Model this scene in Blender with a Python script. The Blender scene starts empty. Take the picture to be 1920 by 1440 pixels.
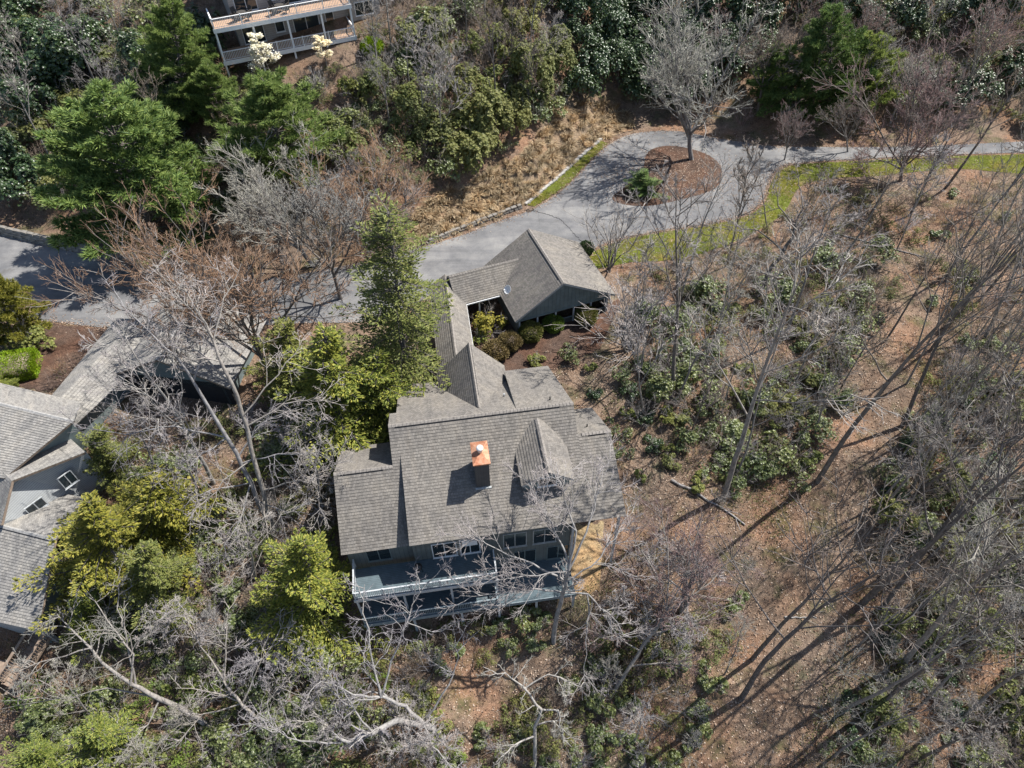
import bpy, math, random
import numpy as np
from mathutils import Matrix, Vector

# ------------------------------------------------------------------ camera, sky, sun, exposure
S = bpy.context.scene
F_PX, PITCH, CAM_Z, ROLL = 1333.0, math.radians(49.0), 52.0, math.radians(1.0)
SUN_EL, SUN_AZ = math.radians(55.0), math.radians(28.0)      # azimuth from +X towards +Y
cp, sp = math.cos(PITCH), math.sin(PITCH)
cr, sr = math.cos(ROLL), math.sin(ROLL)
Rv, Dv, Fv = np.array([1., 0, 0]), np.array([0, -sp, -cp]), np.array([0, cp, -sp])
cam_d = bpy.data.cameras.new('camera')
cam = bpy.data.objects.new('camera', cam_d)
S.collection.objects.link(cam)
cx, cy_ = cr * Rv + sr * Dv, sr * Rv - cr * Dv
m = Matrix.Identity(4)
for i in range(3):
    m[i][0], m[i][1], m[i][2] = cx[i], cy_[i], -Fv[i]
m[2][3] = CAM_Z
cam.matrix_world = m
cam_d.sensor_width = 36.0
cam_d.lens = F_PX / 1920 * 36.0
cam_d.clip_start, cam_d.clip_end = 0.5, 3000
S.camera = cam

W = bpy.data.worlds.new('World')
S.world = W
W.use_nodes = True
nt = W.node_tree
bgn = nt.nodes['Background']
sky = nt.nodes.new('ShaderNodeTexSky')
sky.sky_type = 'NISHITA'
sky.sun_disc = False
sky.sun_elevation = SUN_EL
sky.sun_rotation = math.pi / 2 - SUN_AZ
nt.links.new(sky.outputs[0], bgn.inputs[0])
bgn.inputs[1].default_value = 0.085
sun_d = bpy.data.lights.new('sun', 'SUN')
sun_d.energy, sun_d.angle, sun_d.color = 4.6, math.radians(0.53), (1.0, 0.96, 0.9)
sun = bpy.data.objects.new('sun', sun_d)
S.collection.objects.link(sun)
sdir = Vector((math.cos(SUN_EL) * math.cos(SUN_AZ), math.cos(SUN_EL) * math.sin(SUN_AZ), math.sin(SUN_EL)))
sun.rotation_euler = sdir.to_track_quat('Z', 'Y').to_euler()
sun.location = sdir * 150
S.view_settings.view_transform = 'Standard'
S.view_settings.look = 'None'
S.view_settings.exposure = 0.97
S.view_settings.gamma = 1.0

# ------------------------------------------------------------------ pixel <-> place
def ray(px, py):
    u, v = (px - 960) / F_PX, (py - 720) / F_PX
    u, v = cr * u - sr * v, sr * u + cr * v
    return np.array([u, cp - v * sp, -sp - v * cp])
def P(px, py, z):
    d = ray(px, py)
    return np.array([0, 0, CAM_Z]) + (z - CAM_Z) / d[2] * d
def proj(p):
    q = np.asarray(p, float) - np.array([0, 0, CAM_Z])
    dep = q @ Fv
    u, v = q @ Rv / dep, q @ Dv / dep
    return np.array([960 + F_PX * (cr * u + sr * v), 720 + F_PX * (-sr * u + cr * v)])

YAW = math.radians(7.8)
HO = P(769, 1023, 2.7)                       # the house's own frame starts at its front left eave
HX, HY = np.array([math.cos(YAW), math.sin(YAW), 0]), np.array([-math.sin(YAW), math.cos(YAW), 0])
ROAD_Z = 0.6
edge_px = [(-260, 370), (0, 437), (250, 492), (480, 520), (700, 482), (850, 442), (930, 412), (1000, 388), (1060, 342),
           (1130, 272), (1180, 246), (1260, 240), (1400, 262), (1500, 268), (1920, 262), (2300, 255)]
EP = np.array([P(a, b, ROAD_Z) for a, b in edge_px])
KV = [-400, -60, -30, -16, -4, 0, 6, 14, 18, 23, 800]
KZ = [-90, -24, -15.5, -10.8, -6.2, -3.9, -2.1, -0.4, 0.1, 0.55, 0.55]
def T(x, y):
    x = np.asarray(x, float); y = np.asarray(y, float)
    v = (x - HO[0]) * HY[0] + (y - HO[1]) * HY[1]
    z = sum(np.interp(v + o, KV, KZ) for o in (-1.2, -.4, .4, 1.2)) / 4
    ye = np.interp(x, EP[:, 0], EP[:, 1])
    d = np.maximum(y - ye - 1.4, 0)
    z = z + np.where(d < 3, d * d * 0.09, 0.81 + 0.52 * (d - 3)) * np.where(d > 40, 1, 1) - np.where(d > 45, 0.3 * (d - 45), 0)
    rough = np.clip((22 - v) / 6, 0, 1) + np.clip(d / 4, 0, 1)
    rough = np.clip(rough, 0, 1)
    z = z + rough * 0.22 * (np.sin(x * .53 + 1.3 * np.sin(y * .31)) + np.sin(y * .47 + x * .21 + 2) + .5 * np.sin(x * 1.3 - y * 1.1))
    return z
def G(px, py):
    d = ray(px, py)
    o = np.array([0, 0, CAM_Z])
    t = np.linspace(30, 260, 1200)
    pts = o + t[:, None] * d
    h = pts[:, 2] - T(pts[:, 0], pts[:, 1])
    k = int(np.argmax(h < 0)) if (h < 0).any() else len(t) - 1
    a, b = t[max(k - 1, 0)], t[k]
    for _ in range(20):
        c = (a + b) / 2
        q = o + c * d
        if q[2] > T(q[0], q[1]): a = c
        else: b = c
    q = o + a * d
    return np.array([q[0], q[1], float(T(q[0], q[1]))])
def height_at(base, px, py):
    """height above base of the plumb line's point that shows nearest to a pixel"""
    hs = np.linspace(0, 34, 341)
    best = min(hs, key=lambda h: np.sum((proj(base + np.array([0, 0, h])) - (px, py)) ** 2))
    return float(best)

# ------------------------------------------------------------------ objects
COL = S.collection
def link(o):
    COL.objects.link(o); return o
def tag(o, label=None, cat=None, group=None, kind=None):
    if label: o['label'] = label
    if cat: o['category'] = cat
    if group: o['group'] = group
    if kind: o['kind'] = kind
    return o
def empty(name, loc=(0, 0, 0), rz=0, scale=1.0):
    o = bpy.data.objects.new(name, None)
    o.empty_display_size = 0.2
    o.location = [float(c) for c in loc]; o.rotation_euler = (0, 0, rz)
    o.scale = (scale,) * 3
    return link(o)
def mesh_from(name, verts, faces, uv=None):
    """faces: list of index arrays, each (n, k)"""
    me = bpy.data.meshes.new(name)
    verts = np.asarray(verts, np.float32)
    faces = [np.asarray(f, np.int32) for f in faces if len(f)]
    me.vertices.add(len(verts)); me.vertices.foreach_set('co', verts.ravel())
    loops = np.concatenate([f.ravel() for f in faces])
    tot = np.concatenate([np.full(len(f), f.shape[1], np.int32) for f in faces])
    start = np.concatenate([[0], np.cumsum(tot)[:-1]]).astype(np.int32)
    me.loops.add(len(loops)); me.loops.foreach_set('vertex_index', loops)
    me.polygons.add(len(tot)); me.polygons.foreach_set('loop_start', start); me.polygons.foreach_set('loop_total', tot)
    me.update(calc_edges=True)
    return me
def obj(name, me, mat=None, parent=None, smooth=False):
    if mat is not None and not me.materials: me.materials.append(mat)
    o = link(bpy.data.objects.new(name, me))
    if parent is not None: o.parent = parent
    if smooth: me.polygons.foreach_set('use_smooth', np.ones(len(me.polygons), bool)); me.update()
    return o
class MB:
    """collects simple shapes into one mesh"""
    def __init__(s): s.v, s.f, s.uv = [], [], []
    def add(s, verts, faces, uvs=None):
        b = len(s.v)
        s.v += [tuple(map(float, p)) for p in verts]
        for k, f in enumerate(faces):
            s.f.append([b + i for i in f])
            s.uv.append(uvs[k] if uvs else [(0, 0)] * len(f))
        return s
    def box(s, a, b):
        (x0, y0, z0), (x1, y1, z1) = a, b
        return s.add([(x0, y0, z0), (x1, y0, z0), (x1, y1, z0), (x0, y1, z0), (x0, y0, z1), (x1, y0, z1), (x1, y1, z1), (x0, y1, z1)],
                     [(3, 2, 1, 0), (4, 5, 6, 7), (0, 1, 5, 4), (1, 2, 6, 5), (2, 3, 7, 6), (3, 0, 4, 7)],
                     [[(x0, y1), (x1, y1), (x1, y0), (x0, y0)], [(x0, y0), (x1, y0), (x1, y1), (x0, y1)], [(x0, z0), (x1, z0), (x1, z1), (x0, z1)],
                      [(y0, z0), (y1, z0), (y1, z1), (y0, z1)], [(x1, z0), (x0, z0), (x0, z1), (x1, z1)], [(y1, z0), (y0, z0), (y0, z1), (y1, z1)]])
    def beam(s, p, q, w, h):
        p, q = np.array(p, float), np.array(q, float)
        d = (q - p) / np.linalg.norm(q - p)
        up = np.array([0, 0, 1.]) if abs(d[2]) < .95 else np.array([0, 1., 0])
        x = np.cross(d, up); x /= np.linalg.norm(x); y = np.cross(x, d)
        c = [(-w / 2, -h / 2), (w / 2, -h / 2), (w / 2, h / 2), (-w / 2, h / 2)]
        return s.add([p + x * a + y * b for a, b in c] + [q + x * a + y * b for a, b in c],
                     [(0, 1, 2, 3), (7, 6, 5, 4), (0, 4, 5, 1), (1, 5, 6, 2), (2, 6, 7, 3), (3, 7, 4, 0)])
    def cyl(s, p, q, r0, r1=None, n=10):
        r1 = r0 if r1 is None else r1
        p, q = np.array(p, float), np.array(q, float)
        d = (q - p) / np.linalg.norm(q - p)
        up = np.array([0, 0, 1.]) if abs(d[2]) < .95 else np.array([0, 1., 0])
        x = np.cross(d, up); x /= np.linalg.norm(x); y = np.cross(d, x)
        an = [2 * math.pi * k / n for k in range(n)]
        return s.add([p + (x * math.cos(a) + y * math.sin(a)) * r0 for a in an] + [q + (x * math.cos(a) + y * math.sin(a)) * r1 for a in an],
                     [(k, (k + 1) % n, n + (k + 1) % n, n + k) for k in range(n)] + [tuple(range(n))[::-1], tuple(range(n, 2 * n))])
    def prism(s, prof, x0, x1):
        """profile in (y, z), drawn out along x"""
        n = len(prof)
        return s.add([(x0, y, z) for y, z in prof] + [(x1, y, z) for y, z in prof],
                     [tuple(range(n))[::-1], tuple(range(n, 2 * n))] + [(k, (k + 1) % n, n + (k + 1) % n, n + k) for k in range(n)],
                     [[(prof[k][0], prof[k][1]) for k in range(n)][::-1], [(prof[k][0], prof[k][1]) for k in range(n)]] +
                     [[(x0, prof[k][1]), (x0, prof[(k + 1) % n][1]), (x1, prof[(k + 1) % n][1]), (x1, prof[k][1])] for k in range(n)])
    def lathe(s, prof, n=14, c=(0, 0, 0)):
        k = len(prof)
        v = [(c[0] + r * math.cos(2 * math.pi * j / n), c[1] + r * math.sin(2 * math.pi * j / n), c[2] + z) for r, z in prof for j in range(n)]
        return s.add(v, [(i * n + j, i * n + (j + 1) % n, (i + 1) * n + (j + 1) % n, (i + 1) * n + j) for i in range(k - 1) for j in range(n)])
    def mesh(s, name):
        me = bpy.data.meshes.new(name)
        me.from_pydata(s.v, [], s.f)
        uv = me.uv_layers.new(name='UVMap')
        flat = [c for f in s.uv for p in f for c in p]
        uv.data.foreach_set('uv', flat)
        me.update()
        return me
    def build(s, name, mat, parent=None, smooth=False):
        return obj(name, s.mesh(name), mat, parent, smooth)

# ------------------------------------------------------------------ materials
class NT:
    def __init__(s, name):
        s.m = bpy.data.materials.new(name); s.m.use_nodes = True
        s.t = s.m.node_tree; s.b = s.t.nodes['Principled BSDF']
        s.b.inputs['Roughness'].default_value = 0.85
        s.b.inputs['Specular IOR Level'].default_value = 0.25
    def n(s, k, **kw):
        o = s.t.nodes.new('ShaderNode' + k)
        for a, b in kw.items():
            if a in o.inputs: o.inputs[a].default_value = b
            else: setattr(o, a, b)
        return o
    def l(s, a, b): s.t.links.new(a, b)
    def coord(s, kind='Object', scale=(1, 1, 1)):
        c = s.n('TexCoord'); mp = s.n('Mapping'); mp.inputs['Scale'].default_value = scale
        s.l(c.outputs[kind], mp.inputs[0]); return mp.outputs[0]
    def noise(s, vec, scale, detail=4, rough=.6):
        o = s.n('TexNoise'); o.inputs['Scale'].default_value = scale; o.inputs['Detail'].default_value = detail
        o.inputs['Roughness'].default_value = rough
        if vec is not None: s.l(vec, o.inputs['Vector'])
        return o.outputs['Fac']
    def ramp(s, fac, stops):
        r = s.n('ValToRGB'); e = r.color_ramp.elements
        while len(e) < len(stops): e.new(0.5)
        for k, (p, c) in enumerate(stops):
            e[k].position = p; e[k].color = (*c, 1)
        s.l(fac, r.inputs[0]); return r.outputs[0]
    def mix(s, fac, a, b, mode='MIX'):
        o = s.n('MixRGB'); o.blend_type = mode
        for k, x in ((0, fac), (1, a), (2, b)):
            if hasattr(x, 'is_output'): s.l(x, o.inputs[k])
            else: o.inputs[k].default_value = x if k == 0 else (*x, 1)
        return o.outputs[0]
    def color(s, c): s.l(c, s.b.inputs['Base Color'])
    def bump(s, h, strength=.4, dist=.05):
        o = s.n('Bump'); o.inputs['Strength'].default_value = strength; o.inputs['Distance'].default_value = dist
        s.l(h, o.inputs['Height']); s.l(o.outputs[0], s.b.inputs['Normal'])

def mat_plain(name, c, rough=.7, var=.18, scale=3., metal=0., spec=.25):
    a = NT(name)
    v = a.coord()
    f = a.noise(v, scale, 5)
    lo, hi = [x * (1 - var) for x in c], [min(1, x * (1 + var)) for x in c]
    a.color(a.ramp(f, [(.3, lo), (.7, hi)]))
    a.b.inputs['Roughness'].default_value = rough; a.b.inputs['Metallic'].default_value = metal
    a.b.inputs['Specular IOR Level'].default_value = spec
    a.bump(a.noise(v, scale * 8, 3), .12, .02)
    return a.m
def mat_shingle(name, c0, c1, c2, row=.24, width=.30):
    a = NT(name)
    uv = a.coord('UV')
    br = a.n('TexBrick'); br.offset = .5
    a.l(uv, br.inputs['Vector'])
    br.inputs['Scale'].default_value = 1.0
    br.inputs['Brick Width'].default_value = width; br.inputs['Row Height'].default_value = row
    br.inputs['Mortar Size'].default_value = .012; br.inputs['Mortar Smooth'].default_value = .3
    br.inputs['Bias'].default_value = -.3
    br.inputs['Color1'].default_value = (*c0, 1); br.inputs['Color2'].default_value = (*c1, 1); br.inputs['Mortar'].default_value = (*c2, 1)
    ob = a.coord('Object')
    w = a.noise(ob, .35, 5, .65)
    col = a.mix(1.0, br.outputs['Color'], a.ramp(w, [(.3, (.78, .78, .8)), (.7, (1.12, 1.1, 1.06))]), 'MULTIPLY')
    st = a.noise(a.coord('UV', (1.1, .13, 1)), 1.0, 6, .65)
    col = a.mix(1.0, col, a.ramp(st, [(.3, (.72, .73, .74)), (.48, (1, 1, 1)), (.72, (1.13, 1.1, 1.05))]), 'MULTIPLY')
    ms = a.noise(ob, 1.6, 6, .75)
    col = a.mix(a.ramp(ms, [(.64, (0, 0, 0)), (.74, (.5, .5, .5))]), col, (.09, .085, .06))
    g = a.noise(ob, 9, 4, .7)
    col = a.mix(1.0, col, a.ramp(g, [(.3, (.7, .7, .7)), (.7, (1.25, 1.25, 1.25))]), 'MULTIPLY')
    a.color(col)
    a.b.inputs['Roughness'].default_value = .95
    a.bump(br.outputs['Fac'], -.6, .02)
    return a.m
def mat_siding(name, c, pitch=.2, horizontal=False, var=.12, gap=.06):
    a = NT(name)
    v = a.coord('UV')
    sx = a.n('SeparateXYZ'); a.l(v, sx.inputs[0])
    mm = a.n('Math', operation='FRACT'); d = a.n('Math', operation='DIVIDE'); d.inputs[1].default_value = pitch
    a.l(sx.outputs[1 if horizontal else 0], d.inputs[0]); a.l(d.outputs[0], mm.inputs[0])
    st = a.n('Math', operation='LESS_THAN'); st.inputs[1].default_value = gap; a.l(mm.outputs[0], st.inputs[0])
    f = a.noise(a.coord(), 1.5, 5)
    base = a.ramp(f, [(.3, [x * (1 - var) for x in c]), (.7, [x * (1 + var) for x in c])])
    a.color(a.mix(st.outputs[0], base, [x * .45 for x in c]))
    a.bump(mm.outputs[0], .5, .02)
    return a.m
def mat_leaf(name, cols, rough=.5, trans=.25, spec=.3, wide=None):
    """leaf colour differs from leaf to leaf; light comes through"""
    a = NT(name)
    g = a.n('NewGeometry')
    oi = a.n('ObjectInfo')
    n = len(cols)
    c = a.ramp(g.outputs['Random Per Island'], [(k / max(1, n - 1) * .96 + .02, x) for k, x in enumerate(cols)])
    tint = a.ramp(oi.outputs['Random'], [(0, (.82, .86, .85)), (.5, (1, 1, 1)), (1, (1.16, 1.08, .95))])
    c = a.mix(1.0, c, tint, 'MULTIPLY')
    a.color(c)
    a.b.inputs['Roughness'].default_value = rough; a.b.inputs['Specular IOR Level'].default_value = spec
    tr = a.n('BsdfTranslucent'); mx = a.n('MixShader'); mx.inputs[0].default_value = trans
    a.l(c, tr.inputs[0]); a.l(a.b.outputs[0], mx.inputs[1]); a.l(tr.outputs[0], mx.inputs[2])
    a.l(mx.outputs[0], a.t.nodes['Material Output'].inputs[0])
    return a.m
def mat_bark(name, c0, c1, c2, scale=6):
    a = NT(name)
    v = a.coord('Object', (1, 1, .35))
    f = a.noise(v, scale, 6, .7)
    oi = a.n('ObjectInfo')
    tint = a.ramp(oi.outputs['Random'], [(0, (.8, .8, .84)), (1, (1.2, 1.16, 1.08))])
    c = a.mix(1.0, a.ramp(f, [(.3, c0), (.5, c1), (.72, c2)]), tint, 'MULTIPLY')
    a.color(c)
    a.bump(f, .6, .05)
    a.b.inputs['Roughness'].default_value = .95
    return a.m

M = {}
M['shingle'] = mat_shingle('shingle_weathered_tan', (.2, .186, .168), (.118, .11, .1), (.125, .117, .107), .24, .2)
M['shingle_grey'] = mat_shingle('shingle_pale_grey', (.27, .26, .242), (.15, .146, .14), (.13, .128, .126), .24, .22)
M['shingle_cap'] = mat_plain('ridge_cap_shingle', (.2, .183, .165), .95, .35, 5)
M['shingle_cap_grey'] = mat_plain('ridge_cap_grey_shingle', (.27, .265, .255), .95, .35, 5)
M['vent'] = mat_plain('ridge_vent_black', (.02, .02, .022), .8)
M['fascia'] = mat_plain('fascia_grey_paint', (.33, .35, .35), .6)
M['fascia_brown'] = mat_plain('fascia_brown_wood', (.2, .155, .12), .7, .3)
M['drip'] = mat_plain('white_drip_edge', (.7, .7, .7), .4)
M['siding'] = mat_siding('board_siding_grey_green', (.125, .14, .135), .35)
M['siding_teal'] = mat_plain('gable_board_teal_grey', (.15, .185, .185), .7, .2, 1.2)
M['siding_pale'] = mat_siding('lap_siding_pale_grey', (.36, .375, .38), .17, True, .08, .14)
M['siding_beige'] = mat_siding('siding_beige_grey', (.36, .33, .3), .25, True, .1, .08)
M['trim'] = mat_plain('trim_pale_grey', (.42, .44, .45), .55, .1)
M['white'] = mat_plain('white_paint', (.75, .75, .74), .5, .06)
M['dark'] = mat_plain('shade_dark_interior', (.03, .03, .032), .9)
M['deck'] = mat_siding('deck_boards_blue_grey', (.085, .115, .13), .15, True, .2, .12)
M['deck_tan'] = mat_siding('deck_boards_tan', (.42, .28, .19), .15, True, .2, .1)
M['wood'] = mat_plain('raw_brown_wood', (.22, .165, .125), .8, .3, 4)
M['concrete'] = mat_plain('patio_concrete', (.27, .28, .29), .9, .2, 1.2)
M['black'] = mat_plain('black_metal', (.02, .02, .02), .4, .2, 3, 0, .5)
M['wicker'] = mat_plain('dark_wicker', (.06, .055, .05), .8, .3, 20)
M['trim_shaded'] = mat_plain('trim_shade_blue_grey', (.2, .24, .26), .6, .15)  # lower deck trim; its shade is painted into the darker, bluer colour
M['stone'] = mat_plain('retaining_stone', (.2, .185, .165), .95, .4, 2.5)
M['boulder'] = mat_plain('pale_stone', (.34, .33, .31), .95, .35, 3)
def mat_glass():
    a = NT('window_glass')
    a.b.inputs['Base Color'].default_value = (.02, .03, .035, 1); a.b.inputs['Roughness'].default_value = .06
    a.b.inputs['Specular IOR Level'].default_value = .8
    return a.m
M['glass'] = mat_glass()
def mat_copper():
    a = NT('chimney_cap_copper')
    v = a.coord()
    f = a.noise(v, 2.2, 6, .65)
    a.color(a.ramp(f, [(.25, (.14, .06, .035)), (.45, (.34, .145, .08)), (.6, (.42, .235, .15)), (.78, (.2, .085, .05))]))
    a.b.inputs['Metallic'].default_value = .35; a.b.inputs['Roughness'].default_value = .5
    return a.m
M['copper'] = mat_copper()
def mat_asphalt():
    a = NT('worn_asphalt')
    v = a.coord()
    f = a.noise(v, .16, 6, .6); g = a.noise(v, 14, 3, .7); h = a.noise(v, 1.1, 5, .6)
    c = a.ramp(f, [(.3, (.1, .102, .106)), (.5, (.155, .155, .158)), (.68, (.22, .217, .212))])
    c = a.mix(1.0, c, a.ramp(g, [(.3, (.8, .8, .8)), (.7, (1.15, 1.15, 1.15))]), 'MULTIPLY')
    c = a.mix(1.0, c, a.ramp(h, [(.3, (.86, .86, .87)), (.62, (1.08, 1.07, 1.05))]), 'MULTIPLY')
    tk = a.noise(a.coord('Object', (.1, .9, 1)), .9, 5, .6)
    c = a.mix(1.0, c, a.ramp(tk, [(.32, (.78, .78, .79)), (.5, (1, 1, 1)), (.68, (1.14, 1.13, 1.1))]), 'MULTIPLY')
    dp_ = a.noise(v, .45, 6, .7)
    c = a.mix(a.ramp(dp_, [(.6, (0, 0, 0)), (.72, (.55, .55, .55))]), c, (.09, .085, .078))
    vo = a.n('TexVoronoi', feature='DISTANCE_TO_EDGE'); vo.inputs['Scale'].default_value = .11
    wv = a.n('MixRGB'); wv.inputs[0].default_value = .12
    nz = a.n('TexNoise'); nz.inputs['Scale'].default_value = .5; nz.inputs['Detail'].default_value = 5
    a.l(v, wv.inputs[1]); a.l(nz.outputs['Color'], wv.inputs[2]); a.l(v, nz.inputs['Vector']); a.l(wv.outputs[0], vo.inputs['Vector'])
    crack = a.ramp(vo.outputs['Distance'], [(.0, (1, 1, 1)), (.002, (0, 0, 0))])
    c = a.mix(a.mix(1.0, crack, a.ramp(a.noise(v, .09, 3), [(.5, (0, 0, 0)), (.6, (.8, .8, .8))]), 'MULTIPLY'), c, (.09, .09, .09))
    a.color(c); a.bump(g, .25, .01)
    return a.m
M['asphalt'] = mat_asphalt()
def mat_ground(name, stops, dark=.55, fine=16.0, patch=.22, alt=None):
    a = NT(name)
    v = a.coord()
    f = a.noise(v, fine, 5, .75)
    c = a.ramp(f, stops)
    p = a.noise(v, patch, 6, .62)
    c = a.mix(1.0, c, a.ramp(p, [(.3, (dark, dark, dark)), (.55, (1, 1, 1)), (.75, (1.2, 1.15, 1.1))]), 'MULTIPLY')
    if alt:
        q = a.noise(v, patch * 2.3, 5, .6)
        c = a.mix(a.ramp(q, [(.5, (0, 0, 0)), (.68, (.85, .85, .85))]), c, alt)
    hq = a.noise(v, patch * .7, 4, .55)
    c = a.mix(1.0, c, a.ramp(hq, [(.35, (.92, .98, 1.04)), (.5, (1, 1, 1)), (.62, (1.1, .95, .87))]), 'MULTIPLY')
    dr_ = a.noise(v, patch * 7, 5, .7)
    c = a.mix(1.0, c, a.ramp(dr_, [(.34, (.6, .6, .62)), (.5, (1, 1, 1)), (.7, (1.2, 1.18, 1.15))]), 'MULTIPLY')
    a.color(c)
    a.bump(a.noise(v, fine * .6, 5, .7), .9, .12)
    a.b.inputs['Roughness'].default_value = 1.0; a.b.inputs['Specular IOR Level'].default_value = .05
    return a.m
M['ground'] = mat_ground('leaf_litter_ground', [(.28, (.05, .035, .024)), (.45, (.16, .112, .08)), (.58, (.28, .2, .145)), (.75, (.43, .335, .255))], .62, 15, .2, (.1, .098, .05))
M['mulch'] = mat_ground('bark_mulch', [(.3, (.04, .026, .02)), (.5, (.105, .068, .052)), (.72, (.22, .155, .12))], .7, 18, .4)
M['lawn'] = mat_ground('spring_lawn', [(.3, (.06, .08, .014)), (.5, (.125, .145, .028)), (.7, (.23, .23, .05))], .7, 12, .3, (.19, .165, .075))
M['straw'] = mat_ground('dry_grass_bank', [(.3, (.12, .085, .055)), (.5, (.25, .185, .125)), (.72, (.4, .315, .225))], .7, 12, .35)
M['clay'] = mat_ground('golden_straw_ground', [(.3, (.2, .145, .08)), (.5, (.36, .27, .155)), (.72, (.5, .4, .25))], .75, 12, .35)

BARK = {
 'grey': mat_bark('bark_grey', (.11, .10, .095), (.22, .205, .19), (.36, .345, .32)),
 'pale': mat_bark('bark_pale_lichen', (.14, .132, .125), (.27, .26, .248), (.4, .392, .37), 4),
 'dark': mat_bark('bark_dark_brown', (.06, .055, .05), (.135, .122, .113), (.23, .213, .198)),
}
TWIG = {
 'grey': mat_bark('twig_grey', (.2, .185, .175), (.33, .31, .295), (.45, .43, .41), 3),
 'violet': mat_bark('twig_violet_grey', (.22, .195, .195), (.35, .325, .328), (.47, .45, .452), 3),
 'rust': mat_bark('twig_rust_budded', (.2, .115, .07), (.31, .2, .13), (.35, .28, .22), 2),
 'red': mat_bark('twig_red_budded', (.18, .1, .09), (.28, .195, .18), (.36, .31, .3), 2),
 'lichen': mat_bark('twig_lichen', (.2, .193, .165), (.32, .315, .28), (.42, .41, .37), 3),
 'brown': mat_bark('twig_brown', (.13, .1, .08), (.24, .195, .16), (.35, .3, .255), 3),
}
LEAF = {
 'pine': mat_leaf('needles_white_pine', [(.1, .155, .05), (.19, .26, .075), (.3, .375, .105), (.39, .45, .14)], .6, .45),
 'pine_dark': mat_leaf('needles_deep_green', [(.06, .11, .036), (.11, .175, .05), (.18, .26, .068), (.24, .31, .09)], .6),
 'hemlock': mat_leaf('sprays_hemlock', [(.07, .09, .025), (.125, .15, .038), (.19, .215, .055), (.25, .25, .085)], .6),
 'yellow': mat_leaf('sprays_yellow_green', [(.06, .09, .02), (.13, .17, .034), (.22, .25, .05), (.33, .33, .075)], .6, .3),
 'gold': mat_leaf('sprays_golden', [(.08, .09, .016), (.17, .175, .028), (.28, .26, .04), (.37, .32, .06)], .6, .3),
 'rhodo': mat_leaf('leaves_rhododendron', [(.045, .062, .02), (.08, .108, .03), (.125, .16, .046), (.18, .21, .078), (.25, .27, .14)], .4, .18, .5),
 'laurel': mat_leaf('leaves_dark_laurel', [(.016, .036, .014), (.03, .058, .02), (.052, .09, .03), (.09, .13, .055)], .35, .15, .55),
 'olive': mat_leaf('leaves_olive_brush', [(.065, .078, .024), (.12, .138, .04), (.18, .195, .058), (.24, .23, .095)], .6),
 'lime': mat_leaf('leaves_lime_hedge', [(.13, .22, .01), (.22, .34, .015), (.32, .42, .03)], .55, .3),
 'box': mat_leaf('leaves_clipped_shrub', [(.08, .095, .02), (.13, .145, .03), (.19, .19, .05), (.22, .18, .07)], .6),
 'box_green': mat_leaf('leaves_clipped_green_shrub', [(.07, .12, .018), (.13, .2, .03), (.2, .26, .05)], .6),
 'rust': mat_leaf('leaves_russet_shrub', [(.13, .1, .04), (.2, .15, .06), (.28, .2, .09)], .6),
 'blossom': mat_leaf('petals_cream_white', [(.75, .7, .5), (.85, .82, .7), (.9, .88, .8), (.6, .55, .3)], .6, .3),
 'straw': mat_leaf('blades_dry_grass', [(.2, .135, .08), (.33, .24, .15), (.46, .36, .235), (.56, .46, .32)], .8, .25, .1),
 'litter': mat_leaf('fallen_leaves', [(.1, .06, .04), (.2, .125, .085), (.3, .2, .14), (.4, .3, .23), (.46, .38, .31)], .8, .1, .15),
 'grass': mat_leaf('grass_blades', [(.09, .12, .015), (.16, .19, .022), (.25, .265, .035), (.31, .28, .07)], .7),
 'bud': mat_leaf('spring_buds', [(.22, .19, .05), (.32, .27, .08), (.24, .13, .06)], .7),
}
# ------------------------------------------------------------------ the lie of the land
def axis(lo, hi, step, far):
    a = list(np.arange(lo, hi + step / 2, step))
    g, x = step, lo
    while x > -far: g *= 1.35; x -= g; a.insert(0, x)
    g, x = step, hi
    while x < far: g *= 1.35; x += g; a.append(x)
    return np.array(a)
gx, gy = axis(-100, 100, 1.0, 900), axis(-10, 150, 1.0, 900)
XX, YY = np.meshgrid(gx, gy)
ZZ = T(XX, YY)
nx, ny = len(gx), len(gy)
idx = np.arange(nx * ny).reshape(ny, nx)
quads = np.stack([idx[:-1, :-1], idx[:-1, 1:], idx[1:, 1:], idx[1:, :-1]], -1).reshape(-1, 4)
ground = obj('ground', mesh_from('ground', np.stack([XX, YY, ZZ], -1).reshape(-1, 3), [quads]), M['ground'], None, True)
tag(ground, kind='structure')
def rounded(pl, k=4):
    pl = np.array(pl, float); n_ = len(pl); out = []
    for i in range(n_):
        a, b, c, d = pl[i - 1], pl[i], pl[(i + 1) % n_], pl[(i + 2) % n_]
        for t in np.linspace(0, 1, k, endpoint=False):
            out.append(.5 * (2 * b + (c - a) * t + (2 * a - 5 * b + 4 * c - d) * t * t + (3 * b - a - 3 * c + d) * t ** 3))
    return out
def flat_sheet(name, pix, z, mat):
    pts = [P(a, b, z) for a, b in rounded(pix)]
    b = MB(); b.add(pts, [tuple(range(len(pts)))])
    o = b.build(name, mat)
    if o.data.polygons[0].normal.z < 0: o.data.flip_normals()
    return tag(o, kind='structure')
def resample(pl, n):
    pl = np.array(pl, float)
    s = np.concatenate([[0], np.cumsum(np.linalg.norm(np.diff(pl, axis=0), axis=1))])
    t = np.linspace(0, s[-1], n)
    return np.stack([np.interp(t, s, pl[:, k]) for k in range(2)], 1)
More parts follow.
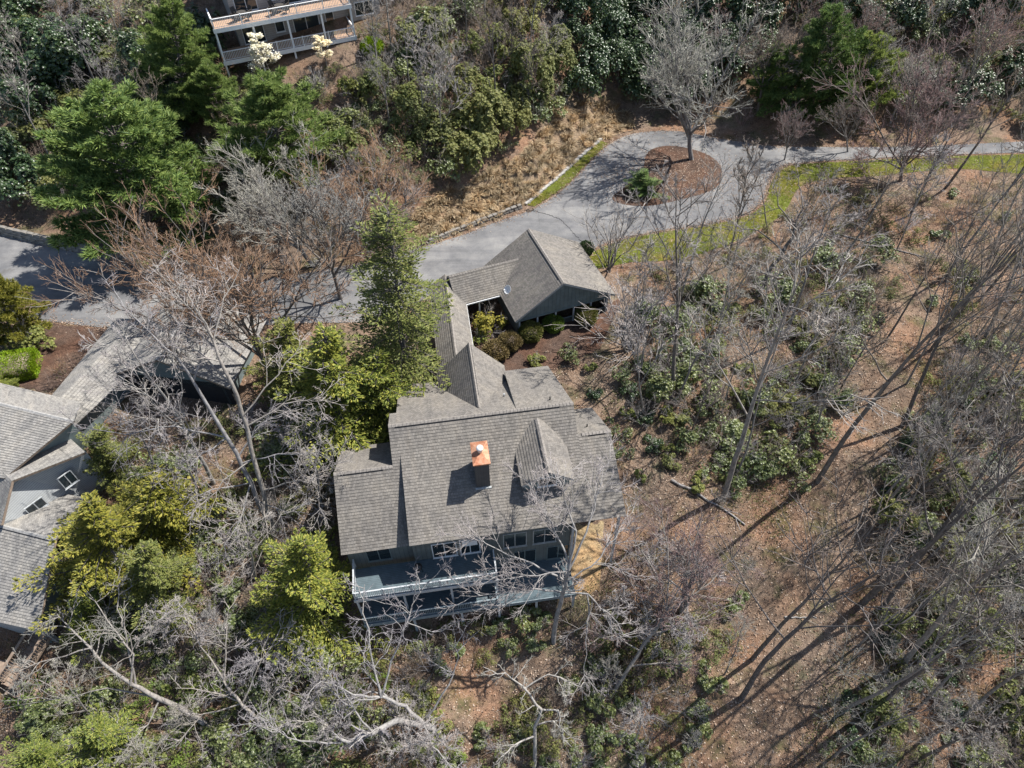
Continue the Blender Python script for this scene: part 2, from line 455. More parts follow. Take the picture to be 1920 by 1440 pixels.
def loft_sheet(name, pa, pb, nu, nv, mat, off=.06):
    A = np.array([G(*p)[:2] for p in resample(pa, nu)]); B = np.array([G(*p)[:2] for p in resample(pb, nu)])
    t = np.linspace(0, 1, nv)[:, None, None]
    XY = A[None] * (1 - t) + B[None] * t
    wob = np.sin(np.arange(nu) * 1.7) * .18
    XY[0, :, 1] += wob; XY[-1, :, 1] += wob[::-1]
    Z = T(XY[..., 0], XY[..., 1]) + off
    i = np.arange(nu * nv).reshape(nv, nu)
    q = np.stack([i[:-1, :-1], i[:-1, 1:], i[1:, 1:], i[1:, :-1]], -1).reshape(-1, 4)
    o = obj(name, mesh_from(name, np.concatenate([XY, Z[..., None]], -1).reshape(-1, 3), [q]), mat, None, True)
    return tag(o, kind='structure')
road_px = [(-240, 380), (0, 440), (250, 495), (480, 523), (700, 486), (850, 446), (930, 416), (1003, 390), (1060, 352), (1110, 300), (1140, 272), (1185, 251), (1260, 245),
           (1340, 258), (1430, 272), (1500, 275), (1700, 275), (1920, 265), (2200, 256), (2200, 278), (1920, 286), (1780, 290), (1650, 296), (1500, 305), (1457, 318),
           (1440, 345), (1430, 375), (1400, 400), (1330, 418), (1240, 432), (1160, 448), (1110, 470), (1080, 520), (900, 545), (800, 560), (700, 600), (560, 606), (430, 612), (250, 614),
           (170, 612), (60, 600), (-240, 590)]
flat_sheet('road', road_px, ROAD_Z, M['asphalt'])
flat_sheet('planting_island', [(1215, 285), (1255, 273), (1310, 283), (1345, 303), (1354, 330), (1338, 355), (1285, 372), (1215, 386), (1165, 382), (1148, 370), (1172, 350), (1203, 325)], ROAD_Z + .02, M['mulch'])
lawn_px = [(1105, 478), (1160, 452), (1240, 436), (1330, 422), (1402, 404), (1434, 380), (1444, 348), (1460, 321), (1500, 308), (1700, 297), (1800, 292), (1920, 289), (2100, 284),
           (2100, 335), (1920, 326), (1800, 316), (1740, 320), (1640, 330), (1560, 334), (1500, 350), (1470, 398), (1420, 432), (1340, 468), (1250, 488), (1180, 492), (1120, 502)]
flat_sheet('lawn', lawn_px, ROAD_Z - .02, M['lawn'])
loft_sheet('verge', [(1003, 388), (1060, 350), (1110, 298), (1140, 270)], [(985, 384), (1042, 338), (1085, 297), (1124, 264)], 40, 6, M['lawn'], .07)
bank_lo = [(800, 462), (850, 438), (910, 414), (980, 384), (1042, 336), (1086, 295), (1126, 262), (1190, 243)]
bank_hi = [(770, 400), (830, 360), (900, 335), (960, 300), (1000, 262), (1025, 225), (1060, 188), (1150, 190)]
loft_sheet('dry_bank', bank_lo, bank_hi, 60, 18, M['straw'], .06)
loft_sheet('garden_bed', [(880, 568), (965, 603), (1060, 590), (1165, 562)], [(886, 664), (950, 702), (1035, 694), (1125, 655)], 40, 16, M['mulch'], .06)
loft_sheet('straw_yard', [(1078, 985), (1132, 980)], [(1068, 1112), (1124, 1110)], 10, 16, M['clay'], .07)
loft_sheet('garden_bed_neighbour', [(60, 604), (180, 616), (300, 618)], [(0, 720), (90, 735), (130, 720)], 24, 16, M['mulch'], .05)

# ------------------------------------------------------------------ roofs and railings
COURSE = .24
def slope(name, A, B, C, D, mat, parent, thick=.2, edge=None):
    """roof slope: A-B along the eave, D-C along the top; real courses, each lapped over the one below"""
    A, B, C, D = [np.array(p, float) for p in (A, B, C, D)]
    nrm = np.cross(B - A, D - A); nrm /= np.linalg.norm(nrm)
    if nrm[2] < 0: A, B, C, D = B, A, D, C; nrm = -nrm
    L = np.linalg.norm(D - A); n = max(1, int(round(L / COURSE)))
    W0 = np.linalg.norm(B - A)
    b = MB()
    prev = None
    for i in range(n):
        t0, t1 = i / n, (i + 1) / n
        a, c = A + (D - A) * t0 + nrm * .03, B + (C - B) * t0 + nrm * .03
        d, e = A + (D - A) * t1, B + (C - B) * t1
        v0, v1 = i * COURSE, (i + 1) * COURSE
        b.add([a, c, e, d], [(0, 1, 2, 3)], [[(0, v0), (W0, v0), (W0, v1), (0, v1)]])
        if prev is not None:
            b.add([prev[0], prev[1], c, a], [(0, 1, 2, 3)], [[(0, v0 + .005), (W0, v0 + .005), (W0, v0 + .02), (0, v0 + .02)]])
        prev = (d, e)
    o = b.build(name, mat, parent)
    lo = [p - nrm * thick for p in (A, B, C, D)]
    f = MB()
    top = [A - nrm * .004, B - nrm * .004, C - nrm * .004, D - nrm * .004]
    f.add(top + lo, [(4, 7, 6, 5), (0, 4, 5, 1), (1, 5, 6, 2), (3, 7, 4, 0)])
    f.build('fascia', edge or M['fascia'], o)
    return o
def ridge_caps(p, q, dl, dr, mat, parent, vent=None):
    """bent cap shingles along a ridge; dl, dr are the down-slope unit vectors either side"""
    p, q, dl, dr = [np.array(a, float) for a in (p, q, dl, dr)]
    L = np.linalg.norm(q - p); u = (q - p) / L; n = int(L / .28)
    b = MB(); up = np.array([0, 0, 1.])
    for i in range(n):
        a, c = p + u * L * i / n, p + u * L * ((i + 1) / n + .02 / L)
        h0, h1 = .085, .05
        b.add([a + up * h0, c + up * h1, c + dl * .2 + up * h1, a + dl * .2 + up * h0, c + dr * .2 + up * h1, a + dr * .2 + up * h0,
               a + dl * .2 + up * .0, a + dr * .2 + up * .0, a], [(0, 1, 2, 3), (0, 5, 4, 1), (3, 6, 8, 0), (0, 8, 7, 5)])
    o = b.build('ridge_cap', mat, parent)
    if vent is not None:
        w = MB(); s0, s1 = vent
        a, c = p + u * s0 + dr * .215, p + u * s1 + dr * .215
        w.beam(a + up * .045, c + up * .045, .05, .09)
        w.build('ridge_vent', M['vent'], parent)
    return o
def railing(parent, p, q, z0, h=1.0, mat=None, step=.14, post=2.2, top=.11):
    """top rail, bottom rail, posts and one mesh for each baluster"""
    mat = mat or M['trim']
    p, q = np.array([*p, z0], float), np.array([*q, z0], float)
    L = np.linalg.norm(q - p); u = (q - p) / L; up = np.array([0, 0, 1.])
    r = MB().beam(p + up * h, q + up * h, top, .06).build('railing', mat, parent)
    MB().beam(p + up * .12, q + up * .12, .06, .05).build('bottom_rail', mat, r)
    n = max(1, int(round(L / post)))
    for i in range(n + 1):
        c = p + u * L * i / n
        MB().box((c[0] - .055, c[1] - .055, c[2] - .1), (c[0] + .055, c[1] + .055, c[2] + h + .1)).build('rail_post', mat, r)
    me = MB().box((-.022, -.022, .14), (.022, .022, h - .03)).mesh('baluster')
    me.materials.append(mat)
    for i in range(int(L / step)):
        c = p + u * (i + .5) * step
        o = link(bpy.data.objects.new('baluster', me)); o.parent = r; o.location = c
    return r
def window(parent, x, z, w, h, y, panes=2, name='window', frame=None):
    """in a wall that faces -y of its parent"""
    fr = frame or M['white']
    f = MB()
    for a, b in (((x, y - .05, z), (x + w, y + .03, z + .07)), ((x, y - .05, z + h - .07), (x + w, y + .03, z + h)),
                 ((x, y - .05, z + .07), (x + .07, y + .03, z + h - .07)), ((x + w - .07, y - .05, z + .07), (x + w, y + .03, z + h - .07))): f.box(a, b)
    pw = (w - .14) / panes
    for k in range(1, panes):
        f.box((x + .07 + pw * k - .035, y - .045, z + .07), (x + .07 + pw * k + .035, y + .02, z + h - .07))
    o = f.build(name, fr, parent)
    for k in range(panes):
        MB().box((x + .08 + pw * k, y - .02, z + .08), (x + .06 + pw * (k + 1), y - .005, z + h - .08)).build('pane', M['glass'], o)
    MB().box((x - .05, y - .11, z - .06), (x + w + .05, y - .055, z)).build('sill', fr, o)
    return o
def battens(parent, x0, x1, y, zlo, zhi, step=.4, mat=None):
    x = x0 + step / 2
    while x < x1:
        a, b = zlo(x), zhi(x)
        if b - a > .1: MB().box((x - .03, y - .035, a), (x + .03, y - .002, b)).build('batten', mat or M['siding_teal'], parent)
        x += step

# ------------------------------------------------------------------ the house with the copper chimney cap
house = empty('house', (HO[0], HO[1], 0), YAW)
tag(house, 'grey shingled house with copper chimney cap, front dormer and raised decks', 'house')
YB, ZB, LOW = 5.85, 6.74, .434
zl = lambda y: ZB - LOW * (YB - y)
RZ = 2.7 + .69 * 7.7
sh = M['shingle']
n1 = lambda s: np.array([0, -1, -s]) / math.hypot(1, s)
b1 = lambda s: np.array([0, 1, -s]) / math.hypot(1, s)
slope('roof_slope', (-.65, YB, ZB), (14.1, YB, ZB), (14.1, 7.7, RZ), (-.65, 7.7, RZ), sh, house)
slope('roof_slope', (.05, -.7, zl(-.7)), (14.1, -.7, zl(-.7)), (14.1, YB, ZB), (.05, YB, ZB), sh, house)
slope('roof_slope', (14.1, -.7, zl(-.7)), (16.75, -.7, zl(-.7)), (16.75, 5.55, zl(5.55)), (14.1, 5.55, zl(5.55)), sh, house)
slope('roof_slope', (-5.25, 0, 2.7), (-.65, 0, 2.7), (-.65, 5.1, 6.22), (-5.2, 5.1, 6.22), sh, house)
slope('roof_slope', (-.65, 0, 2.7), (.05, 0, 2.7), (.05, YB, ZB), (-.65, YB, ZB), sh, house)
slope('roof_slope', (-5.2, 10, 2.84), (-.65, 10, 2.84), (-.65, 5.1, 6.22), (-5.2, 5.1, 6.22), sh, house)
slope('roof_slope', (-.1, 16.2, 2.99), (9.5, 16.2, 2.99), (9.5, 7.7, RZ), (-.1, 7.7, RZ), sh, house)
slope('roof_slope', (-.65, 10.0, RZ - .59 * 2.3), (-.1, 10.0, RZ - .59 * 2.3), (-.1, 7.7, RZ), (-.65, 7.7, RZ), sh, house)
slope('roof_slope', (9.5, 15.1, 4.5), (13.5, 15.1, 4.5), (14.1, 7.7, RZ), (9.5, 7.7, RZ), sh, house)
slope('roof_slope', (14.1, 11.1, 2.76), (16.75, 11.1, 2.76), (16.75, 5.55, zl(5.55)), (14.1, 5.55, zl(5.55)), sh, house)
GX, GZ, GE = 6.6, 7.35, 3.9
slope('roof_slope', (GX - 3.1, 16.35, GE), (GX - 3.1, 8.6, GE), (GX, 8.6, GZ), (GX, 16.35, GZ), sh, house)
slope('roof_slope', (GX + 3.05, 8.6, GE), (GX + 3.05, 16.35, GE), (GX, 16.35, GZ), (GX, 8.6, GZ), sh, house)
DX, DZ, DE = 11.0, 7.7, 6.3
slope('dormer_roof', (DX - 2.05, 6.9, DE), (DX - 2.05, 1.65, DE), (DX, 1.65, DZ), (DX, 6.9, DZ), sh, house)
slope('dormer_roof', (DX + 2.05, 1.65, DE), (DX + 2.05, 6.9, DE), (DX, 6.9, DZ), (DX, 1.65, DZ), sh, house)
cap = M['shingle_cap']
ridge_caps((-.65, 7.7, RZ), (14.1, 7.7, RZ), b1(.59), n1(.69), cap, house, (.5, 13.6))
ridge_caps((-5.2, 5.1, 6.22), (-.65, 5.1, 6.22), b1(.69), n1(.69), cap, house, (.5, 3.8))
ridge_caps((14.4, 5.55, zl(5.55)), (16.75, 5.55, zl(5.55)), b1(.69), n1(LOW), cap, house, (.5, 1.9))
hx = lambda s, k: np.array([k, 0, -s]) / math.hypot(1, s)
ridge_caps((GX, 16.35, GZ), (GX, 9.0, GZ), hx(1.13, -1), hx(1.13, 1), cap, house, (.2, 6.0))
ridge_caps((DX, 6.8, DZ), (DX, 1.65, DZ), hx(.68, 1), hx(.68, -1), cap, house, (.9, 5.0))
sd = M['siding']
MB().prism([(.1, -7), (.1, 3.92), (YB, 6.42), (7.7, 7.68), (15.7, 2.95), (15.7, -1.5)], .1, 12.7).build('wall', sd, house)
MB().prism([(.6, -7), (.6, 2.8), (5.1, 5.92), (9.6, 2.8), (9.6, -3)], -5.0, .1).build('wall', sd, house)
MB().prism([(3.4, -6), (3.4, 5.3), (5.5, 6.25), (10.7, 2.75), (10.7, -3)], 12.75, 16.45).build('wall', sd, house)
MB().prism([(10, -1), (14.75, -1), (14.75, 4.35), (7.5, 7.55)], 9.6, 13.45).build('wall', sd, house)
MB().add([(GX - 2.8, 16.0, -.5), (GX + 2.75, 16.0, -.5), (GX + 2.75, 16.0, 3.95), (GX, 16.0, 7.1), (GX - 2.8, 16.0, 3.95),
          (GX - 2.8, 13.0, -.5), (GX + 2.75, 13.0, -.5), (GX + 2.75, 13.0, 3.95), (GX, 13.0, 7.1), (GX - 2.8, 13.0, 3.95)],
         [(4, 3, 2, 1, 0), (5, 6, 7, 8, 9), (0, 1, 6, 5), (1, 2, 7, 6), (4, 9, 8, 3), (3, 8, 7, 2), (0, 5, 9, 4)]).build('gable_wall', sd, house)
dw = MB().add([(DX - 1.75, 2.1, 4.6), (DX + 1.75, 2.1, 4.6), (DX + 1.75, 2.1, 6.2), (DX, 2.1, 7.4), (DX - 1.75, 2.1, 6.2),
          (DX - 1.75, 6, 4.6), (DX + 1.75, 6, 4.6), (DX + 1.75, 6, 6.2), (DX, 6, 7.4), (DX - 1.75, 6, 6.2)],
         [(0, 1, 2, 3, 4), (9, 8, 7, 6, 5), (1, 6, 7, 2), (4, 3, 8, 9), (3, 2, 7, 8), (0, 4, 9, 5)]).build('dormer_wall', M['siding_teal'], house)
window(house, DX - .75, 5.3, 1.5, 1.1, 2.08, 2)
# chimney with copper cap
ch = MB()
ch.box((5.58, 2.67, 3.5), (6.66, 4.6, 8.4))
cho = ch.build('chimney', mat_siding('chimney_dark_siding', (.075, .075, .075), .2), house)
MB().add([(5.47, 2.56, 8.4), (6.77, 2.56, 8.4), (6.77, 4.7, 8.4), (5.47, 4.7, 8.4), (5.47, 2.56, 8.54), (6.77, 2.56, 8.54), (6.77, 4.7, 8.54), (5.47, 4.7, 8.54), (6.0, 3.45, 8.66), (6.25, 3.45, 8.66), (6.25, 3.85, 8.66), (6.0, 3.85, 8.66)],
         [(3, 2, 1, 0), (0, 1, 5, 4), (1, 2, 6, 5), (2, 3, 7, 6), (3, 0, 4, 7), (4, 5, 9, 8), (5, 6, 10, 9), (6, 7, 11, 10), (7, 4, 8, 11), (8, 9, 10, 11)]).build('chimney_cap', M['copper'], cho)
MB().lathe([(0, 0), (.17, 0), (.17, .42), (.26, .44), (.26, .6), (.05, .68), (0, .68)], 16, (6.12, 3.66, 8.58)).build('flue_pipe', M['white'], cho, True)
fl = MB()
fl.box((5.5, 2.5, 5.0), (6.74, 2.664, zl(2.5) + .1)).build('flashing', M['fascia'], cho)
for a, b in ((8.9, 10.7), (12.4, 8.7), (15.2, 6.9)):
    zz = {8.9: RZ - .59 * 3.0, 12.4: RZ - .475 * 1.0, 15.2: zl(5.55) - .69 * 1.35}[a]
    MB().lathe([(0, -.2), (.06, -.2), (.06, .35), (.04, .36), (0, .36)], 10, (a, b, zz)).build('vent_pipe', M['trim'] if a < 10 else M['black'], house)
# doors and windows of the deck front
for x in (1.55, 3.75): window(house, x, .05, 1.95 if x < 3 else 1.6, 2.15, .1, 2, 'sliding_door')
MB().box((3.95, .04, 1.3), (5.15, .055, 2.08)).build('window_blind', M['white'], house)
for x in (7.2, 9.6): window(house, x, .05, 1.9, 2.15, .1, 2, 'sliding_door', M['fascia'])
window(house, -3.6, .05, 1.9, 2.1, .6, 2, 'sliding_door', M['siding_teal'])
for x in (-3.6, 1.2, 4.0, 8.0, 10.8): window(house, x, -2.95, 1.9, 2.1, .6 if x < 0 else .1, 2, 'sliding_door', M['siding_teal'])
window(house, 13.6, .3, 1.7, 2.0, 3.4, 2)
for x in (12.75, 16.4): MB().box((x - .09, -.3, -4.4), (x + .09, -.12, 3.95)).build('porch_post', M['trim'], house)
MB().box((12.65, -.33, 3.72), (16.5, -.1, 3.96)).build('porch_beam', M['trim'], house)
battens(house, .15, 1.5, .1, lambda x: 0, lambda x: 3.85, .4, sd)
battens(house, 5.4, 7.1, .1, lambda x: 0, lambda x: 3.85, .4, sd)
# upper deck
MB().box((-4.72, -2.5, -.2), (6.4, .09, 0)).build('deck_floor', M['deck'], house)
MB().box((-4.78, -2.56, -.36), (6.46, -2.505, .02)).build('deck_fascia', M['trim'], house)
railing(house, (-4.65, -2.42), (6.33, -2.42), 0, 1.0)
railing(house, (-4.65, -2.3), (-4.65, .35), 0, 1.0)
railing(house, (6.33, -2.3), (6.33, -.5), 0, 1.0)
for x in (-4.6, -1.0, 2.7, 6.3):
    MB().box((x - .08, -2.5, -3.0), (x + .08, -2.34, -.2)).build('deck_post', M['trim'], house)
# lower deck
MB().box((-4.5, -3.25, -3.2), (12.6, .09, -3.0)).build('deck_floor', M['deck'], house)
MB().box((-4.56, -3.31, -3.4), (12.66, -3.255, -2.98)).build('deck_fascia', M['trim_shaded'], house)
railing(house, (-4.42, -3.17), (6.2, -3.17), -3.0, 1.0, M['trim_shaded'])
railing(house, (6.2, -3.05), (6.2, -1.9), -3.0, 1.0, M['trim_shaded'])
for x in (-4.35, -.6, 3.25, 6.3, 9.4, 12.5):
    MB().box((x - .09, -3.24, -8.2), (x + .09, -3.06, -3.2)).build('deck_post', M['trim'], house)
def to_world(e, x, y, z):
    c, s = math.cos(e.rotation_euler.z), math.sin(e.rotation_euler.z)
    return np.array([e.location.x + c * x - s * y, e.location.y + s * x + c * y, e.location.z + z])
# kettle grill on the upper deck
gl = to_world(house, .35, -.9, 0.0)
grill = empty('kettle_grill', gl)
tag(grill, 'round black kettle grill standing on the deck by the wall', 'grill')
MB().lathe([(0, .55), (.2, .58), (.32, .75), (.33, .82), (.33, .84), (.26, 1.0), (.1, 1.08), (0, 1.09)], 18).build('bowl', M['black'], grill, True)
for k in range(3):
    a = k * 2.094
    MB().cyl((.2 * math.cos(a), .2 * math.sin(a), .6), (.32 * math.cos(a), .32 * math.sin(a), 0), .015).build('leg', M['black'], grill)
MB().cyl((-.06, 0, 1.12), (.06, 0, 1.12), .015).build('handle', M['wood'], grill)

# ------------------------------------------------------------------ covered walkway between house and garage
walk = empty('covered_walkway', to_world(house, 5.4, 16.0, 0), YAW)
tag(walk, 'long narrow shingled walkway roof on posts linking house and garage', 'walkway')
slope('roof_slope', (-1.75, 13.2, 3.2), (-1.75, 0.4, 3.2), (0, 0.4, 4.6), (0, 13.2, 4.6), sh, walk)
slope('roof_slope', (1.75, 0.4, 3.2), (1.75, 11.6, 3.2), (0, 13.2, 4.6), (0, 0.4, 4.6), sh, walk)
ridge_caps((0, 12.6, 4.6), (0, .5, 4.6), hx(.8, 1), hx(.8, -1), cap, walk)
MB().box((-1.3, 0.2, -.6), (1.3, 13, .35)).build('floor', M['concrete'], walk)
for y in (1.2, 4.4, 7.6, 10.8):
    for x in (-1.35, 1.35):
        MB().box((x - .07, y - .07, -.5), (x + .07, y + .07, 3.35)).build('post', M['trim'], walk)
MB().box((1.68, .5, 3.02), (1.80, 11.5, 3.14)).build('gutter', M['white'], walk)

# ------------------------------------------------------------------ garage
GO = P(966, 604, 3.2)
gar = empty('garage', (GO[0], GO[1], 0), math.radians(20.0))
tag(gar, 'gabled garage with shingled roof, teal gable boards and a porch below', 'garage')
AX = 5.05
slope('roof_slope', (0, 9.25, 3.2), (0, 0, 3.2), (AX, 0, 6.6), (AX, 9.25, 6.6), sh, gar)
slope('roof_slope', (10.95, 0, 3.2), (10.95, 9.25, 3.2), (AX, 9.25, 6.6), (AX, 0, 6.6), sh, gar)
ridge_caps((AX, 9.2, 6.6), (AX, .1, 6.6), hx(.67, 1), hx(.67, -1), cap, gar, (.5, 8.4))
slope('roof_slope', (-4.6, 4.3, 3.2), (2.2, 4.3, 3.2), (3.2, 6.7, 5.2), (-4.6, 6.7, 5.2), sh, gar)
slope('roof_slope', (2.2, 9.1, 3.2), (-4.6, 9.1, 3.2), (-4.6, 6.7, 5.2), (3.2, 6.7, 5.2), sh, gar)
ridge_caps((-4.6, 6.7, 5.2), (2.9, 6.7, 5.2), b1(.83), n1(.83), cap, gar)
MB().box((-4.55, 4.2, 3.0), (.1, 4.3, 3.13)).build('gutter', M['white'], gar)
zt = lambda x: 3.0 + (x * .673 if x < AX else (10.95 - x) * .576) - .05
MB().add([(.45, .5, 2.75), (10.5, .5, 2.75), (10.5, .5, zt(10.5)), (AX, .5, zt(AX)), (.45, .5, zt(.45)),
          (.45, .7, 2.75), (10.5, .7, 2.75), (10.5, .7, zt(10.5)), (AX, .7, zt(AX)), (.45, .7, zt(.45))],
         [(0, 1, 2, 3, 4), (9, 8, 7, 6, 5), (0, 5, 6, 1), (4, 3, 8, 9), (3, 2, 7, 8), (1, 6, 7, 2), (0, 4, 9, 5)]).build('gable_wall', M['siding_teal'], gar)
battens(gar, .6, 10.4, .5, lambda x: 2.8, lambda x: zt(x) - .05, .42)
MB().box((.4, .44, 2.6), (10.55, .76, 2.745)).build('porch_beam', M['siding_teal'], gar)
MB().prism([(2.6, -.5), (2.6, 3.0), (9.0, 3.0), (9.0, -.5)], .45, 10.5).build('wall', sd, gar)
MB().box((.45, .55, -.5), (.6, 2.6, 2.6)).build('side_wall', sd, gar)
MB().box((10.35, .55, -.5), (10.5, 2.6, 2.6)).build('side_wall', sd, gar)
MB().box((.5, .4, -.6), (10.45, 2.6, .42)).build('porch_floor', M['deck'], gar)
for x in (.65, 2.6, 4.6, 6.6, 8.5, 10.3):
    MB().box((x - .08, .5, .42), (x + .08, .66, 2.6)).build('porch_post', M['trim'], gar)
railing(gar, (.7, .58), (10.25, .58), .42, .85, M['siding_teal'], .14, 4.8)
for x in (1.5, 5.0, 8.0): window(gar, x, .9, 1.3, 1.4, 2.6, 2)
for x in (-4.2, -2.2):
    MB().box((x - .07, 4.5, -.2), (x + .07, 4.64, 3.15)).build('post', M['white'], gar)
MB().box((-4.4, 8.4, -.3), (.4, 8.55, 3.1)).build('breezeway_wall', sd, gar)
MB().box((-4.4, 4.5, -.4), (.4, 8.4, .45)).build('breezeway_floor', M['concrete'], gar)
# dish on the eave
dp = to_world(gar, .55, 3.6, 3.7)
dish = empty('satellite_dish', dp, math.radians(0))
tag(dish, 'white oval satellite dish mounted on the garage roof edge', 'dish')
d_ = MB(); n = 18
ax_ = np.array([-.55, -.55, .63]); ax_ /= np.linalg.norm(ax_)
e1 = np.cross(ax_, [0, 0, 1]); e1 /= np.linalg.norm(e1); e2 = np.cross(e1, ax_)
ring = lambda r, o: [np.array([0, 0, .6]) + e1 * r * .85 * math.cos(2 * math.pi * k / n) + e2 * r * math.sin(2 * math.pi * k / n) + ax_ * o for k in range(n)]
rs = [ring(.02, -.1), ring(.25, -.07), ring(.42, -.01), ring(.48, .03), ring(.46, -.02), ring(.25, -.1), ring(.02, -.13)]
d_.add([p for r in rs for p in r], [(i * n + k, i * n + (k + 1) % n, (i + 1) * n + (k + 1) % n, (i + 1) * n + k) for i in range(len(rs) - 1) for k in range(n)])
d_.build('reflector', M['white'], dish, True)
MB().cyl((0, 0, -.25), (0, 0, .55), .03).build('mast', M['trim'], dish)
MB().cyl((0, 0, .3), tuple(np.array([0, 0, .45]) + ax_ * .55), .018).build('arm', M['trim'], dish)
fp = np.array([0, 0, .45]) + ax_ * .55
MB().box(tuple(fp - .06), tuple(fp + .06)).build('receiver', M['white'], dish)

# ------------------------------------------------------------------ neighbouring house with pale roofs
nb = empty('neighbour_house')
tag(nb, 'rambling neighbour house with pale grey shingle roofs and lap siding gable', 'house')
sg, capg = M['shingle_grey'], M['shingle_cap_grey']
fb = M['fascia_brown']
def unit(v): v = np.array(v, float); return v / np.linalg.norm(v)
def wall_quad(p0, p1, zb, zt0, zt1, mat, name='wall', thick=.25, parent=nb):
    p0, p1 = np.array(p0[:2]), np.array(p1[:2])
    L = np.linalg.norm(p1 - p0); u = (p1 - p0) / L; nn = np.array([-u[1], u[0]]) * thick
    v = [(*p0, zb), (*p1, zb), (*p1, zt1), (*p0, zt0)]
    w = [(p[0] + nn[0], p[1] + nn[1], p[2]) for p in v]
    return MB().add(v + w, [(0, 1, 2, 3), (7, 6, 5, 4), (0, 4, 5, 1), (1, 5, 6, 2), (2, 6, 7, 3), (3, 7, 4, 0)],
                    [[(0, zb), (L, zb), (L, zt1), (0, zt0)]] + [[(L, zb), (0, zb), (0, zb), (L, zb)]] * 5).build(name, mat, parent)
# garage wing
a0, a1 = P(294, 675, 6.0), P(437, 731, 3.0)
wv = a1[:2] - a0[:2]; half = np.linalg.norm(wv) * .95
yw = math.radians(-9); u = np.array([math.cos(yw), math.sin(yw)]); w = np.array([-u[1], u[0]])
Lc, Rc = a0[:2] - u * half, a0[:2] + u * half
bk = lambda c, d=9.0: c + w * d
slope('roof_slope', (*bk(Lc), 3.0), (*Lc, 3.0), (*a0[:2], 6.0), (*bk(a0[:2]), 6.0), sg, nb, edge=fb)
slope('roof_slope', (*Rc, 3.0), (*bk(Rc), 3.0), (*bk(a0[:2]), 6.0), (*a0[:2], 6.0), sg, nb, edge=fb)
ridge_caps((*bk(a0[:2]), 6.0), (*a0[:2], 6.0), (*(u * .88), -.47), (*(-u * .88), -.47), capg, nb)
gi = lambda c, s: c + u * s * .5 + w * .5
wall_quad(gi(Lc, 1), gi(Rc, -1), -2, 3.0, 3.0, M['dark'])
pz = [gi(Lc, 1), gi(Rc, -1), a0[:2] + w * .5]
MB().add([(*pz[0], 2.4), (*pz[1], 2.4), (*pz[1], 2.95), (*pz[2], 5.75), (*pz[0], 2.95)], [(0, 1, 2, 3, 4)]).build('gable_wall', M['siding_teal'], nb)
wall_quad(gi(Rc, -1) - u * .5, bk(gi(Rc, -1) - u * .5, 8), -2, 2.7, 2.7, M['siding_teal'])
# link roof
l0, l1, l2, l3 = P(97, 742, 3.0), P(218, 597, 3.0), P(310, 636, 3.0), P(172, 752, 3.0)
ext = unit(l0 - l1) * 4.0
l0, l3 = l0 + ext, l3 + ext
r0, r1 = (l0 + l3) / 2 + (0, 0, 1.3), (l1 + l2) / 2 + (0, 0, 1.3)
slope('roof_slope', l1, l0, r0, r1, sg, nb, edge=M['drip'])
slope('roof_slope', l3, l2, r1, r0, sg, nb, edge=M['drip'])
wall_quad(l3 + (-.7, .5, 0), l2 + (-.7, .5, 0), -2, 2.7, 2.7, M['siding_teal'])
# main block
q = lambda x, y, z: P(x, y, z)
slope('roof_slope', q(150, 754, 4.4), q(-120, 690, 4.4), q(-120, 728, 6.6), q(137, 790, 6.6), sg, nb, edge=M['drip'])
slope('roof_slope', q(-170, 870, 4.6), q(8, 897, 5.3), q(137, 790, 6.6), q(-120, 728, 6.6), sg, nb, edge=fb)
rA, rB = q(137, 790, 6.6), q(-120, 728, 6.6)
ridge_caps(rB, rA, (*(unit([.24, .97, 0])[:2] * .8), -.55), (*(unit([-.24, -.97, 0])[:2] * .8), -.55), capg, nb, (5, 11))
wall_quad(q(8, 897, 5.1) + (-.5, .4, 0), q(137, 790, 6.4) + (-.5, .4, 0), 2.5, 4.8, 6.1, M['siding_teal'])
# lower gable with windows, facing the trees
ga, gl_, gr_ = q(22, 902, 5.4), q(2, 985, 3.2), q(160, 848, 4.3)
back = np.array([-5.0, 4.0, 0])
slope('roof_slope', gr_, gr_ + back, ga + back, ga, sg, nb, edge=fb)
slope('roof_slope', gl_ + back, gl_, ga, ga + back, sg, nb, edge=fb)
ins = unit([-.62, .78, 0]) * .55
base = -3.0
wl, wr, wa = gl_ + ins, gr_ + ins, ga + ins
MB().add([(wl[0], wl[1], base), (wr[0], wr[1], base), (wr[0], wr[1], wr[2] - .25), (wa[0], wa[1], wa[2] - .3), (wl[0], wl[1], wl[2] - .25)], [(0, 1, 2, 3, 4)],
         [[(0, base), (9, base), (9, 3.3), (3, 4.9), (0, 3)]]).build('gable_wall', M['siding_pale'], nb)
wd = wr - wl; wlen = math.hypot(wd[0], wd[1])
def wall_window(s, z, w_, h_):
    ang = math.atan2(wd[1], wd[0]); c_, s_ = math.cos(ang), math.sin(ang)
    o = window(nb, 0, 0, w_, h_, 0, 2, 'window', M['trim'])
    o.location = (wl[0] + c_ * s, wl[1] + s_ * s, z); o.rotation_euler = (0, 0, ang)
wall_window(wlen * .22, 1.55, 1.5, 1.1)
wall_window(wlen * .62, 1.7, 1.2, 1.5)
